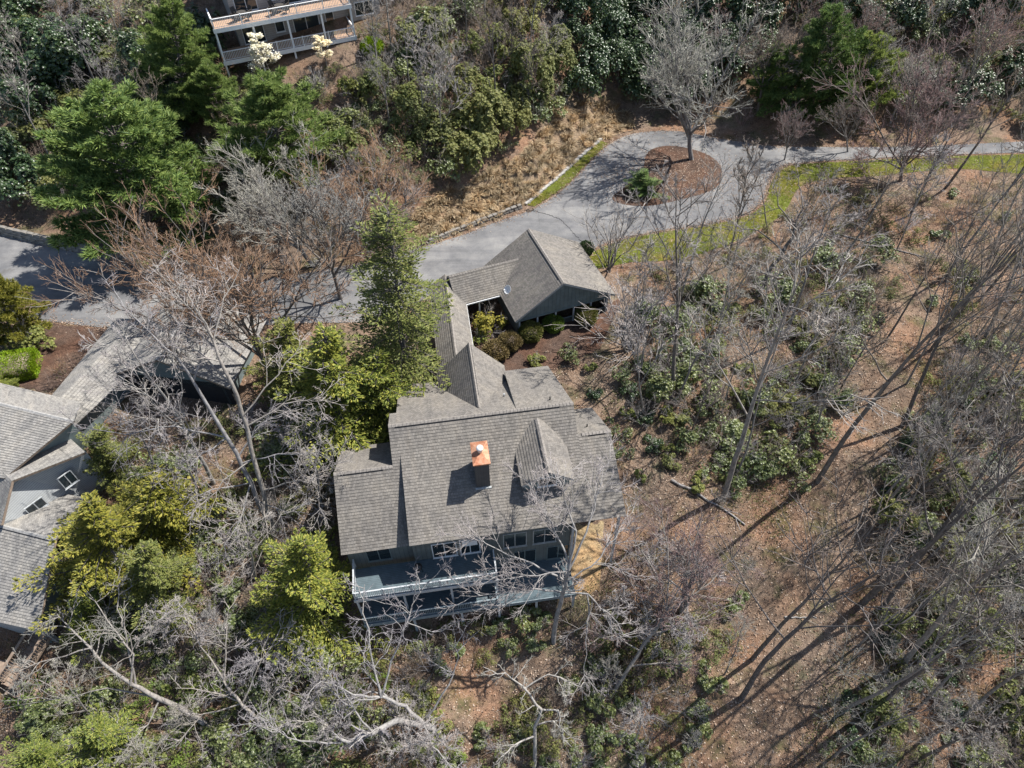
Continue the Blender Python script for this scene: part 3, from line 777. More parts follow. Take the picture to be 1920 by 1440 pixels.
# low front wing
f0, f1 = q(-120, 955, 2.6), q(104, 1012, 2.6)
slope('roof_slope', q(170, 935, .9), q(-90, 890, .9), f0, f1, sg, nb, edge=fb)
slope('roof_slope', q(-140, 1136, -.4), q(72, 1183, -.4), f1, f0, M['shingle_grey'], nb, edge=fb)
ridge_caps(f0, f1, (*(unit([.24, .97, 0])[:2] * .8), -.55), (*(unit([-.24, -.97, 0])[:2] * .8), -.55), capg, nb, (1, 11.2))
wall_quad(q(-140, 1136, -.4) + (0, .6, 0), q(72, 1183, -.4) + (-.6, .6, 0), -9, -.6, -.6, M['siding_pale'])
wall_quad(q(72, 1183, -.4) + (-1.2, .6, 0), f1 + (-1.2, 0, 0), -9, -.7, 2.2, M['siding_teal'])
# wooden stair and landing
st = empty('wooden_stair')
tag(st, 'brown wooden stair with railings beside the pale roofed house', 'stair')
s0, s1 = q(92, 1172, -3.2), q(18, 1290, -4.6)
sv = unit([*(s1 - s0)[:2], 0]); sn = np.array([-sv[1], sv[0], 0])
for k in (-1, 1):
    MB().beam(s0 + sn * k * .75, s1 + sn * k * .75, .08, .25).build('stringer', M['wood'], st)
    MB().beam(s0 + sn * k * .75 + (0, 0, .95), s1 + sn * k * .75 + (0, 0, .95), .22, .07).build('handrail', M['wood'], st)
    for i in range(24):
        c = s0 + (s1 - s0) * (i + .5) / 24 + sn * k * .75
        MB().beam(c, c + (0, 0, .95), .05, .05).build('baluster', M['wood'], st)
for i in range(16):
    c = s0 + (s1 - s0) * (i + .5) / 16
    MB().beam(c - sn * .7, c + sn * .7, .26, .05).build('tread', M['wood'], st)
MB().beam(q(-60, 1240, -4.2), q(20, 1262, -4.4), 1.4, .12).build('landing', M['wood'], st)
MB().beam(q(20, 1285, -5), q(70, 1300, -5.2), 1.4, .12).build('landing', M['wood'], st)
for c in (s0, s1, q(-20, 1250, -4.3), q(45, 1292, -5.1)):
    MB().box((c[0] - .07, c[1] - .07, -13), (c[0] + .07, c[1] + .07, c[2])).build('support_post', M['wood'], st)

# ------------------------------------------------------------------ house with two decks on the hill
TZ = 14.0
tl, tr = P(420, 116, TZ), P(667, 67, TZ)
ta = math.atan2(tr[1] - tl[1], tr[0] - tl[0]); TW = float(np.linalg.norm((tr - tl)[:2]))
th = empty('hill_house', (tl[0], tl[1], TZ), ta)
tag(th, 'beige hillside house with two long white railed decks one above other', 'house')
SH = 3.7
for z, mat in ((0, M['deck_tan']), (SH, M['deck_tan'])):
    MB().box((0, 0, z - .25), (TW, 3.4, z)).build('deck_floor', mat, th)
    MB().box((-.1, -.08, z - .45), (TW + .1, -.005, z + .02)).build('deck_fascia', M['white'], th)
    railing(th, (0.05, .06), (TW - .05, .06), z, 1.05, M['white'], .19, 3.5, .14)
    railing(th, (TW - .05, .2), (TW - .05, 3.2), z, 1.05, M['white'], .19, 3.2, .14)
    railing(th, (.05, .2), (.05, 3.2), z, 1.05, M['white'], .19, 3.2, .14)
for x in (.1, TW * .27, TW * .52, TW * .77, TW - .1):
    MB().box((x - .1, .02, 0), (x + .1, .22, SH - .25)).build('deck_post', M['white'], th)
    MB().box((x - .1, .02, -9), (x + .1, .22, -.25)).build('deck_post', M['white'], th)
MB().prism([(3.4, -10), (3.4, 9), (13, 9), (13, -10)], 2.6, TW + 4.5).build('wall', M['siding_beige'], th)
MB().prism([(2.6, -10), (2.6, 7.2), (3.3, 7.2), (3.3, -10)], TW + .3, TW + 4.2).build('bay_wall', M['siding_beige'], th)
slope('roof_slope', (1, 2.4, 8.6), (TW + 5.2, 2.4, 8.6), (TW + 5.2, 8.2, 12), (1, 8.2, 12), sh, th)
slope('roof_slope', (TW + 5.2, 14, 8.6), (1, 14, 8.6), (1, 8.2, 12), (TW + 5.2, 8.2, 12), sh, th)
for z in (.05, SH + .05):
    for x, w_ in ((3.2, 2.6), (9.4, 3.2)): window(th, x, z, w_, 2.3, 3.4, 2, 'sliding_door')
    for x in (7.2, 13.4): window(th, x, z + .7, 1.1, 1.5, 3.4, 1)
window(th, TW + 1.0, 1.2, 2.4, 1.6, 2.6, 2); window(th, TW + 1.0, 4.9, 2.4, 1.6, 2.6, 2)
def chair(x, y, rz, z, lab, cat='chair', grp='dark chairs on the upper hill deck'):
    p = to_world(th, x, y, z)
    e = empty('deck_chair', p, ta + rz); tag(e, lab, cat, grp)
    MB().box((-.3, -.3, .36), (.3, .3, .46)).build('seat', M['wicker'], e)
    MB().add([(-.3, .26, .46), (.3, .26, .46), (.3, .34, .46), (-.3, .34, .46), (-.3, .4, 1.0), (.3, .4, 1.0), (.3, .46, 1.0), (-.3, .46, 1.0)],
             [(0, 1, 5, 4), (1, 2, 6, 5), (2, 3, 7, 6), (3, 0, 4, 7), (4, 5, 6, 7)]).build('backrest', M['wicker'], e)
    for a in (-1, 1):
        MB().box((a * .3 - .04, -.28, .6), (a * .3 + .04, .3, .66)).build('armrest', M['wicker'], e)
        for b in (-1, 1): MB().box((a * .27 - .025, b * .25 - .025, 0), (a * .27 + .025, b * .25 + .025, .36)).build('leg', M['wicker'], e)
def table(x, y, z, r, lab):
    e = empty('deck_table', to_world(th, x, y, z), ta); tag(e, lab, 'table', 'round tables on the upper hill deck')
    MB().lathe([(0, .7), (r, .7), (r, .74), (0, .74)], 18).build('table_top', M['wicker'], e)
    MB().lathe([(0, 0), (.26, 0), (.26, .03), (.04, .06), (.04, .7), (0, .7)], 10).build('pedestal', M['black'], e)
for tx in (3.6, 8.0):
    table(tx, 1.6, SH, .55, 'round dark table amid chairs on the upper hill deck')
    for k in range(4):
        a = k * math.pi / 2 + .6
        chair(tx + math.sin(a) * -1.0, 1.6 + math.cos(a) * 1.0, a, SH, 'dark wicker chair around a table on the upper hill deck')

# ------------------------------------------------------------------ retaining walls
rng = np.random.default_rng(5)
def stone_wall(name, pix, rows, size, h, label, mat, seed, z_from=None):
    r = random.Random(seed)
    pts = [P(a, b, ROAD_Z) for a, b in pix]
    e = empty(name, pts[0]); tag(e, label, 'wall')
    protos = []
    for k in range(5):
        b = MB(); L, D, Hh = size * r.uniform(.75, 1.15), .42, h
        j = lambda s=.05: r.uniform(-s, s)
        v = [(sx * L / 2 * (.93 if zz else 1) + j(), sy * D / 2 * (.92 if zz else 1) + j(), zz * Hh + j(.025)) for zz in (0, 1) for sx, sy in ((-1, -1), (1, -1), (1, 1), (-1, 1))]
        b.add(v, [(3, 2, 1, 0), (4, 5, 6, 7), (0, 1, 5, 4), (1, 2, 6, 5), (2, 3, 7, 6), (3, 0, 4, 7)])
        me = b.mesh('stone'); me.materials.append(mat); protos.append((me, L))
    for row in range(rows):
        for a, c in zip(pts[:-1], pts[1:]):
            d = c - a; LL = np.linalg.norm(d[:2]); an = math.atan2(d[1], d[0]); s = (row % 2) * size * .4
            while s < LL:
                me, L = r.choice(protos)
                p = a + d * (s + L / 2) / LL
                o = link(bpy.data.objects.new('stone', me)); o.parent = e
                o.location = (p[0] - pts[0][0] + r.uniform(-.04, .04), p[1] - pts[0][1] + row * .07 + r.uniform(-.04, .04), row * h * .98 - .12)
                o.rotation_euler = (r.uniform(-.04, .04), r.uniform(-.03, .03), an + r.uniform(-.05, .05))
                s += L + .03
    return e
stone_wall('retaining_wall', [(-60, 424), (0, 438), (120, 466), (250, 492), (360, 508)], 4, 1.1, .3, 'long dark block retaining wall along the shaded road edge', M['stone'], 3)
stone_wall('stone_edging', [(985, 384), (1042, 338), (1085, 297), (1124, 264)], 1, .8, .34, 'low pale stone edging between grass verge and dry bank', M['boulder'], 4)
stone_wall('bank_wall', [(800, 458), (850, 438), (910, 414), (975, 390)], 2, .7, .3, 'low dark stone wall at foot of the dry grass bank', M['stone'], 8)
dr = P(994, 394, ROAD_Z + .015)
drn = empty('storm_drain', dr, .5); tag(drn, 'small black storm drain grate at the asphalt edge', 'drain')
MB().box((-.45, -.3, 0), (.45, -.24, .03)).box((-.45, .24, 0), (.45, .3, .03)).box((-.45, -.24, 0), (-.39, .24, .03)).box((.39, -.24, 0), (.45, .24, .03)).build('frame', M['black'], drn)
for k in range(6):
    MB().box((-.33 + k * .12, -.24, .002), (-.27 + k * .12, .24, .022)).build('bar', M['black'], drn)
rc = np.array([P(a, b, ROAD_Z) for a, b in [(998, 396), (1015, 399), (1032, 404), (1046, 409), (1056, 415), (1063, 424), (1072, 433), (1080, 443), (1090, 452)]])
k_ = np.linspace(0, len(rc) - 1, 60); rc = np.stack([np.interp(k_, np.arange(len(rc)), rc[:, j]) for j in range(3)], 1)
rc[:, :2] += np.random.default_rng(3).normal(0, .05, (60, 2))
wd_ = np.random.default_rng(4).uniform(.025, .06, 60)[:, None] * np.array([[.5, 1., 0]])
tag(obj('road_crack', mesh_from('road_crack', np.concatenate([rc - wd_ + (0, 0, .006), rc + wd_ + (0, 0, .006)]), [np.array([(i, i + 1, i + 61, i + 60) for i in range(59)])]), M['vent']), kind='structure')
# ------------------------------------------------------------------ plants: how they grow
def frames(d):
    d = d / np.maximum(np.linalg.norm(d, axis=-1, keepdims=True), 1e-9)
    a = np.where(np.abs(d[..., 2:3]) < .9, np.array([0, 0, 1.]), np.array([1., 0, 0]))
    x = np.cross(d, a); x /= np.linalg.norm(x, axis=-1, keepdims=True)
    return d, x, np.cross(d, x)
def tubes_mesh(name, chains, sides):
    """chains: list of (points (n,3), radii (n,)); grouped by length so that numpy does the work"""
    V, Fq, base = [], [], 0
    by = {}
    for p, r in chains: by.setdefault(len(p), []).append((p, r))
    for n, L in by.items():
        Pn = np.array([a for a, _ in L]); R = np.array([b for _, b in L])
        tan = np.gradient(Pn, axis=1)
        d, x, y = frames(tan)
        x0 = x[:, :1]                                     # keep the ring from twisting
        x = x0 - d * np.sum(x0 * d, -1, keepdims=True); x /= np.maximum(np.linalg.norm(x, axis=-1, keepdims=True), 1e-6); y = np.cross(d, x)
        an = np.arange(sides) * 2 * np.pi / sides
        ring = Pn[:, :, None] + R[:, :, None, None] * (x[:, :, None] * np.cos(an)[:, None] + y[:, :, None] * np.sin(an)[:, None])
        m_ = len(L)
        i = base + np.arange(m_ * n * sides).reshape(m_, n, sides)
        j = np.roll(i, -1, axis=2)
        q = np.stack([i[:, :-1], j[:, :-1], j[:, 1:], i[:, 1:]], -1).reshape(-1, 4)
        V.append(ring.reshape(-1, 3)); Fq.append(q); base += m_ * n * sides
    return mesh_from(name, np.concatenate(V), [np.concatenate(Fq)])
def grow(rng, p, d, L, r, n, wander, up, taper=.45):
    pts = [np.array(p, float)]; d = np.array(d, float)
    for k in range(n):
        d = d + rng.normal(0, wander, 3) + np.array([0, 0, up])
        d /= np.linalg.norm(d)
        pts.append(pts[-1] + d * L / n)
    return np.array(pts), np.linspace(r, r * taper, n + 1)
def side_dir(rng, d, ang, phi=None):
    d, x, y = frames(np.array(d, float))
    phi = rng.uniform(0, 2 * np.pi) if phi is None else phi
    return d * math.cos(ang) + (x * math.cos(phi) + y * math.sin(phi)) * math.sin(ang)
def twigs(rng, limbs, spec, out):
    """spec: per level (count, (a0, a1) angle, length ratio, wander, up, r_min)"""
    cur = limbs
    for lv, (cnt, an, lr, wa, up, rmin, nseg) in enumerate(spec):
        nxt = []
        for pts, rad in cur:
            L = np.linalg.norm(np.diff(pts, axis=0), axis=1).sum()
            c = max(1, int(cnt * rng.uniform(.7, 1.3)))
            for t in rng.uniform(.22 if lv else .3, 1.0, c):
                s = t * (len(pts) - 1); i = min(int(s), len(pts) - 2); f = s - i
                p = pts[i] * (1 - f) + pts[i + 1] * f
                d = side_dir(rng, pts[i + 1] - pts[i], rng.uniform(*an))
                ll = L * lr * rng.uniform(.55, 1.15) * (1.15 - .55 * t)
                rr = max(rmin, (rad[i] * (1 - f) + rad[i + 1] * f) * .55)
                nxt.append(grow(rng, p, d, ll, rr, nseg, wa, up, .4))
        out.append(nxt); cur = nxt
    return out
 
TW = {
 'sparse': [(5, (.5, .95), .5, .12, .06, .026, 4), (4, (.4, .9), .5, .13, .05, .015, 3), (3, (.4, .9), .5, .15, .03, .011, 2)],  # branches, twigs, twiglets
 'fine': [(7, (.5, .95), .5, .13, .06, .03, 4), (6, (.4, .9), .5, .14, .05, .017, 3), (4, (.4, .9), .5, .16, .03, .012, 2)],
 'dense': [(8, (.45, .9), .52, .13, .08, .032, 4), (7, (.4, .85), .5, .14, .07, .018, 3), (5, (.35, .8), .52, .15, .04, .012, 2)],
 'lush': [(11, (.5, 1.0), .5, .15, .05, .03, 4), (9, (.4, .9), .5, .15, .05, .017, 3), (5, (.4, .9), .5, .16, .03, .012, 2)],
 'gnarl': [(9, (.6, 1.2), .5, .3, .02, .04, 5), (7, (.5, 1.1), .5, .3, .02, .02, 4), (5, (.5, 1.0), .5, .28, .02, .013, 3)],
 'droop': [(11, (.6, 1.2), .5, .2, -.05, .03, 4), (6, (.5, 1.1), .5, .2, -.05, .018, 3), (4, (.5, 1.0), .5, .2, -.04, .012, 2)],
}
def bare_parts(rng, trunk, limbs, spec, buds=False):
    """trunk and limbs as one mesh, all finer wood as the crown"""
    lv = twigs(rng, limbs, spec, [])
    wood = tubes_mesh('trunk', trunk, 8)
    w2 = tubes_mesh('limbs', limbs + lv[0], 5)
    tw = tubes_mesh('crown', [c for l in lv[1:] for c in l], 3)
    return wood, w2, tw
def join_meshes(name, a, b):
    va, vb = np.empty(len(a.vertices) * 3, np.float32), np.empty(len(b.vertices) * 3, np.float32)
    a.vertices.foreach_get('co', va); b.vertices.foreach_get('co', vb)
    la, lb = np.empty(len(a.loops), np.int32), np.empty(len(b.loops), np.int32)
    a.loops.foreach_get('vertex_index', la); b.loops.foreach_get('vertex_index', lb)
    return mesh_from(name, np.concatenate([va.reshape(-1, 3), vb.reshape(-1, 3)]), [la.reshape(-1, 4), (lb + len(a.vertices)).reshape(-1, 4)])
def tall_tree(seed, H=18, r=.22, start=.42, n=13, spread=(.45, .9), spec='fine', lean=.03):
    rng = np.random.default_rng(seed)
    tp, tr_ = grow(rng, (0, 0, -.6), (rng.normal(0, lean), rng.normal(0, lean), 1), H + .6, r, 12, .035, .03, .12)
    limbs = []
    for k in range(n):
        t = start + (1 - start) * (k + rng.uniform(0, .8)) / n
        s = t * 12; i = min(int(s), 11); p = tp[i] + (tp[i + 1] - tp[i]) * (s - i)
        d = side_dir(rng, tp[i + 1] - tp[i], rng.uniform(*spread), k * 2.4 + rng.uniform(-.5, .5))
        L = H * .36 * (1.12 - .75 * (t - start) / (1 - start)) * rng.uniform(.7, 1.15)
        limbs.append(grow(rng, p, d, L, max(.035, tr_[i] * .5), 6, .1, .07, .3))
    a, b, c = bare_parts(rng, [(tp, tr_)], limbs, TW[spec])
    return join_meshes('trunk', a, b), c
def spread_tree(seed, H=13, r=.26, fork=.22, n=7, spread=(.3, .85), spec='dense', up=.06, wander=.1):
    rng = np.random.default_rng(seed)
    tp, tr_ = grow(rng, (0, 0, -.5), (rng.normal(0, .04), rng.normal(0, .04), 1), H * fork + .5, r, 6, .05, .03, .75)
    limbs = []
    for k in range(n):
        d = side_dir(rng, tp[-1] - tp[-2], rng.uniform(*spread) * (1 if k else .2), k * 2.4 + rng.uniform(-.4, .4))
        p = tp[-1] if k < n * .7 else tp[-2]
        limbs.append(grow(rng, p, d, H * (1 - fork) * rng.uniform(.85, 1.08), r * .55, 8, wander, up, .16))
    l2 = []
    for pts, rad in limbs:
        for t in (2, 3, 4, 5):
            d = side_dir(rng, pts[t + 1] - pts[t], rng.uniform(.4, .8))
            l2.append(grow(rng, pts[t], d, H * .42 * rng.uniform(.7, 1.1) * (1.1 - t * .08), rad[t] * .6, 6, wander, up, .22))
    a, b, c = bare_parts(rng, [(tp, tr_)], limbs + l2, TW[spec])
    return join_meshes('trunk', a, b), c
def bush_wood(seed, H=2.2, stems=9, spread=.75, spec=None, r=.02):
    rng = np.random.default_rng(seed)
    st_ = []
    for k in range(stems):
        d = side_dir(rng, (0, 0, 1), rng.uniform(.05, spread))
        st_.append(grow(rng, (rng.normal(0, .12), rng.normal(0, .12), -.1), d, H * rng.uniform(.7, 1.1), r, 5, .12, .06, .4))
    lv = twigs(rng, st_, spec or [(7, (.4, .9), .45, .16, .05, .012, 3), (4, (.4, .9), .5, .16, .04, .009, 2)], [])
    return tubes_mesh('stems', st_, 4), tubes_mesh('twigs', [c for l in lv for c in l], 3)
def leaves_mesh(name, pos, dirs, length, width, rng, fold=.25, normal=None):
    """one kinked diamond for each leaf (2 triangles on each side of its rib)"""
    n = len(pos)
    d, x, y = frames(dirs + 1e-6)
    if normal is not None:
        x = np.cross(d, normal + 1e-6); x /= np.maximum(np.linalg.norm(x, axis=1, keepdims=True), 1e-6); y = np.cross(x, d)
    else:
        a = rng.uniform(0, 2 * np.pi, n)[:, None]
        x, y = x * np.cos(a) + y * np.sin(a), -x * np.sin(a) + y * np.cos(a)
    l = (length * rng.uniform(.7, 1.2, n))[:, None]; w = (width * rng.uniform(.75, 1.2, n))[:, None]
    v = np.stack([pos, pos + d * l * .5 + x * w * .5 + y * w * fold, pos + d * l, pos + d * l * .5 - x * w * .5 + y * w * fold], 1)
    i = np.arange(n)[:, None] * 4
    return mesh_from(name, v.reshape(-1, 3), [np.concatenate([i + [0, 1, 2], i + [0, 2, 3]], 0)])
def needles_mesh(name, pos, axis_, per, length, width, rng, cone=.9):
    n = len(pos)
    p = np.repeat(pos, per, 0); a = np.repeat(axis_, per, 0)
    d = a + rng.normal(0, cone * .6, (n * per, 3)); d /= np.linalg.norm(d, axis=1, keepdims=True)
    _, x, y = frames(d)
    an = rng.uniform(0, 2 * np.pi, n * per)[:, None]; x = x * np.cos(an) + y * np.sin(an)
    l = (length * rng.uniform(.7, 1.2, n * per))[:, None]
    v = np.stack([p - x * width / 2, p + x * width / 2, p + d * l], 1)
    return mesh_from(name, v.reshape(-1, 3), [np.arange(n * per * 3).reshape(-1, 3)])
def pine(seed, H=13, R=3.6, low=.1, per=9, tilt=.25, gap=.62, nb_=6, nl=.3, nw=.05, dens=1.0, pw=.85):
    rng = np.random.default_rng(seed)
    tp, tr_ = grow(rng, (0, 0, -.5), (0, 0, 1), H + .3, H * .016, 10, .015, .02, .1)
    br, pos, ax = [], [], []
    h = H * low
    while h < H * .985:
        f = (h - H * low) / (H * (1 - low))
        RR = R * ((1 - f) ** pw) * (.75 + .25 * min(1, f * 6)) + .25
        k0 = rng.uniform(0, 6.28)
        for k in range(max(4, int(nb_ * rng.uniform(.7, 1.2)))):
            az = k0 + 6.283 * k / nb_ + rng.normal(0, .2)
            el = tilt + rng.normal(0, .12) + f * .5
            L = RR * rng.uniform(.6, 1.18)
            d = np.array([math.cos(az) * math.cos(el), math.sin(az) * math.cos(el), math.sin(el)])
            hh = h + rng.normal(0, gap * .25)
            p0 = np.array([np.interp(hh, tp[:, 2], tp[:, 0]), np.interp(hh, tp[:, 2], tp[:, 1]), hh])
            pts, rad = grow(rng, p0, d, L, .045, 4, .08, -.02 + tilt * .08, .25)
            br.append((pts, rad))
            m_ = max(4, int(L * 15 * dens))
            t = rng.uniform(.3, 1.03, m_) ** .8; t = np.clip(t, 0, 1)
            s = t * 4; i = np.minimum(s.astype(int), 3); fr = (s - i)[:, None]
            q = pts[i] * (1 - fr) + pts[i + 1] * fr
            lat = np.cross(d, [0, 0, 1]); lat /= np.linalg.norm(lat) + 1e-9
            wdt = (L * .3 * (1.15 - t) + .14)
            off = rng.uniform(-1, 1, m_) * wdt
            q = q + lat * off[:, None] + np.array([0, 0, 1]) * (rng.normal(.05, .1, m_) - np.abs(off) * .08)[:, None]
            pos.append(q); a = d + lat * (off / (wdt + .01) * .7)[:, None] + np.array([0, 0, .45]); ax.append(a / np.linalg.norm(a, axis=1, keepdims=True))
        h += gap * rng.uniform(.8, 1.2)
    pos, ax = np.concatenate(pos), np.concatenate(ax)
    return join_meshes('trunk', tubes_mesh('t', [(tp, tr_)], 8), tubes_mesh('b', br, 4)), needles_mesh('crown', pos, ax, per, nl, nw, rng)
def hemlock(seed, H=9, R=2.4, low=.05, gap=.34, nb_=9, dens=1.0, droop=-.1, sl=.3, sw=.11, pw=.8):
    rng = np.random.default_rng(seed)
    tp, tr_ = grow(rng, (0, 0, -.4), (0, 0, 1), H + .2, H * .014, 10, .02, .02, .1)
    br, pos, ax, nm = [], [], [], []
    h = H * low
    while h < H * .98:
        f = (h - H * low) / (H * (1 - low))
        RR = R * ((1 - f) ** pw) + .18
        for k in range(nb_):
            az = rng.uniform(0, 6.283); el = .25 + f * .5 + rng.normal(0, .15)
            L = RR * rng.uniform(.4, 1.3) * (.82 + .34 * math.sin(az * 2 + h * 1.5 + seed) + .14 * math.sin(az * 5 - h * 2.3))
            d = np.array([math.cos(az) * math.cos(el), math.sin(az) * math.cos(el), math.sin(el)])
            hh = h + rng.uniform(-.2, .2)
            p0 = np.array([np.interp(hh, tp[:, 2], tp[:, 0]), np.interp(hh, tp[:, 2], tp[:, 1]), hh])
            pts, rad = grow(rng, p0, d, L, .025, 4, .07, droop, .3)
            br.append((pts, rad))
            m_ = max(5, int(L * 30 * dens))
            t = np.clip(rng.uniform(.25, 1.05, m_), 0, 1); s = t * 4; i = np.minimum(s.astype(int), 3); fr = (s - i)[:, None]
            q = pts[i] * (1 - fr) + pts[i + 1] * fr
            lat = np.cross(d, [0, 0, 1]); lat /= np.linalg.norm(lat) + 1e-9
            sg_ = rng.choice([-1, 1], m_); wd_ = (L * .34 * (1.1 - t) + .1) * rng.uniform(0, 1, m_)
            q = q + lat * (sg_ * wd_)[:, None] + np.array([0, 0, -1]) * (wd_ * .3 + rng.normal(0, .04, m_))[:, None]
            a = d * .8 + lat * (sg_ * .7)[:, None] + rng.normal(0, .2, (m_, 3)) + np.array([0, 0, -.12])
            pos.append(q); ax.append(a); nm.append(np.array([0, 0, 1.]) + rng.normal(0, .35, (m_, 3)))
        h += gap
    return join_meshes('trunk', tubes_mesh('t', [(tp, tr_)], 7), tubes_mesh('b', br, 3)), leaves_mesh('crown', np.concatenate(pos), np.concatenate(ax), sl, sw, rng, .1, np.concatenate(nm))
def broadleaf(seed, H=2.2, R=1.5, lobes=9, n=420, leaf=(.17, .07), per=7, shell=.55):
    rng = np.random.default_rng(seed)
    pos, ax = [], []
    for k in range(lobes):
        a = rng.uniform(0, 6.283); rr = R * math.sqrt(rng.uniform(0, 1)) * .95
        c = np.array([math.cos(a) * rr, math.sin(a) * rr, H * rng.uniform(.3, .72) * (1 - .35 * rr / R)])
        s = np.array([R * rng.uniform(.2, .5), R * rng.uniform(.2, .5), H * rng.uniform(.16, .36)])
        u = rng.normal(0, 1, (max(12, int(n / lobes * rng.uniform(.4, 1.6))), 3)); u /= np.linalg.norm(u, axis=1, keepdims=True)
        u[:, 2] = np.where(u[:, 2] < -.3, -u[:, 2], u[:, 2])
        f = shell + (1 - shell) * rng.uniform(0, 1, len(u)) ** .6
        pos.append(c + u * s * f[:, None]); ax.append(u + [0, 0, .35])
    pos, ax = np.concatenate(pos), np.concatenate(ax)
    pos[:, 2] = np.maximum(pos[:, 2], .06)
    ax /= np.linalg.norm(ax, axis=1, keepdims=True)
    _, x, y = frames(ax)
    p = np.repeat(pos, per, 0); k = np.tile(np.arange(per), len(pos)) * 6.283 / per + np.repeat(rng.uniform(0, 6.28, len(pos)), per)
    X, Y, A = np.repeat(x, per, 0), np.repeat(y, per, 0), np.repeat(ax, per, 0)
    d = X * np.cos(k)[:, None] + Y * np.sin(k)[:, None] + A * .35
    st_ = []
    for i in range(10):
        t = pos[rng.integers(len(pos))]
        st_.append((np.array([[rng.normal(0, .08), rng.normal(0, .08), -.15], t * [.4, .4, .45] + rng.normal(0, .05, 3), t]), np.array([.035, .025, .012])))
    return tubes_mesh('stems', st_, 4), leaves_mesh('foliage', p, d, leaf[0], leaf[1], rng, .12, A)
def clipped(seed, R=.75, H=1.1, n=7000, leaf=.12, box=None):
    rng = np.random.default_rng(seed)
    if box is None:
        u = rng.normal(0, 1, (n, 3)); u /= np.linalg.norm(u, axis=1, keepdims=True)
        bumps = 1 + .05 * np.sin(u[:, 0] * 7 + seed) + .05 * np.sin(u[:, 1] * 6 + 2 * seed) + rng.normal(0, .035, n)
        pos = u * np.array([R, R, H / 2]) * (bumps * rng.uniform(.8, 1.0, n))[:, None] + [0, 0, H / 2]
        core = [(max(.01, R * .74 * math.sin(t)), H / 2 - H / 2 * .74 * math.cos(t)) for t in np.linspace(0, math.pi, 8)]
        c = MB().lathe(core, 12)
    else:
        bx_, by_, bz_ = box
        u = rng.uniform(-1, 1, (n, 3)); k = rng.integers(0, 3, n); u[np.arange(n), k] = np.sign(u[np.arange(n), k])
        u = u * (1 - .06 * np.roll(np.abs(u), 1, 1) ** 4)
        pos = u * [bx_, by_, bz_ / 2] * rng.uniform(.88, 1.03, (n, 1)) + [0, 0, bz_ / 2]
        c = MB().box((-bx_ * .8, -by_ * .8, .05), (bx_ * .8, by_ * .8, bz_ * .84))
    pos[:, 2] = np.maximum(pos[:, 2], .02)
    d = u + rng.normal(0, .5, (n, 3)) + [0, 0, .3]
    return c.mesh('stems'), leaves_mesh('foliage', pos, d, leaf, leaf * .6, rng)
def tuft(seed, n=70, H=.75, spread=.75):
    rng = np.random.default_rng(seed)
    a = rng.uniform(0, 6.283, n); el = rng.uniform(.05, spread, n); L = H * rng.uniform(.6, 1.15, n)
    base = np.stack([np.cos(a) * .08, np.sin(a) * .08, np.zeros(n)], 1) * rng.uniform(.2, 1, (n, 1))
    d = np.stack([np.cos(a) * np.sin(el), np.sin(a) * np.sin(el), np.cos(el)], 1)
    mid = base + d * (L * .6)[:, None]; tip = mid + (d * .45 + np.stack([np.cos(a) * .5, np.sin(a) * .5, -.45 * el], 1)) * (L * .5)[:, None]
    lat = np.stack([-np.sin(a), np.cos(a), np.zeros(n)], 1) * .022
    v = np.stack([base - lat, base + lat, mid + lat, mid - lat, tip], 1).reshape(-1, 3)
    i = np.arange(n)[:, None] * 5
    return mesh_from('blades', v, [i + [0, 1, 2, 3], i + [3, 2, 4]])

# ------------------------------------------------------------------ plants: kinds, and setting them out
KIND = {}
def kind(key, parts):                    # parts: [(name, mesh, default material)]
    for nme, me, mt in parts:
        if not me.materials: me.materials.append(mt)
        me.polygons.foreach_set('use_smooth', np.ones(len(me.polygons), bool)) if nme in ('trunk', 'stems') else None
    KIND[key] = parts
def plant(key, name, loc, label, cat, group=None, scale=1.0, rz=0.0, tilt=None, mats=None):
    e = empty(name, loc, rz, 1.0)
    e.scale = scale if isinstance(scale, tuple) else (scale,) * 3
    if tilt is not None:
        ax, ang = tilt
        e.rotation_mode = 'QUATERNION'
        from mathutils import Quaternion
        e.rotation_quaternion = Quaternion(Vector(ax), ang) @ Quaternion((0, 0, 1), rz)
    tag(e, label, cat, group)
    for nme, me, mt in KIND[key]:
        o = link(bpy.data.objects.new(nme, me)); o.parent = e
        if mats and nme in mats:
            o.material_slots[0].link = 'OBJECT'; o.material_slots[0].material = mats[nme]
    return e
for k, (sd_, H, r, st_, n_) in enumerate([(11, 19, .2, .38, 14), (12, 17, .17, .45, 12), (13, 21, .23, .36, 15), (14, 16, .15, .3, 14)]):
    a, c = tall_tree(sd_, H, r, st_, n_); kind('tall%d' % k, [('trunk', a, BARK['grey']), ('crown', c, TWIG['grey'])])
for k, (sd_, H, r, fk, n_, sp_, spc) in enumerate([(21, 12, .2, .2, 7, (.3, .8), 'dense'), (22, 11, .17, .14, 8, (.35, .95), 'dense'), (23, 10, .15, .26, 6, (.3, .75), 'fine')]):
    a, c = spread_tree(sd_, H, r, fk, n_, sp_, spc); kind('spread%d' % k, [('trunk', a, BARK['grey']), ('crown', c, TWIG['grey'])])
for k, sd_ in enumerate((31, 32)):
    a, c = spread_tree(sd_, 9.5, .2, .3, 5, (.5, 1.15), 'gnarl', .0, .24); kind('gnarl%d' % k, [('trunk', a, BARK['pale']), ('crown', c, TWIG['lichen'])])
for k, (sd_, H, r) in enumerate([(45, 19, .17), (46, 18, .14), (47, 20, .2)]):
    a, c = tall_tree(sd_, H, r, .5, 9, (.35, .75), 'sparse', .02); kind('pole%d' % k, [('trunk', a, BARK['grey']), ('crown', c, TWIG['grey'])])
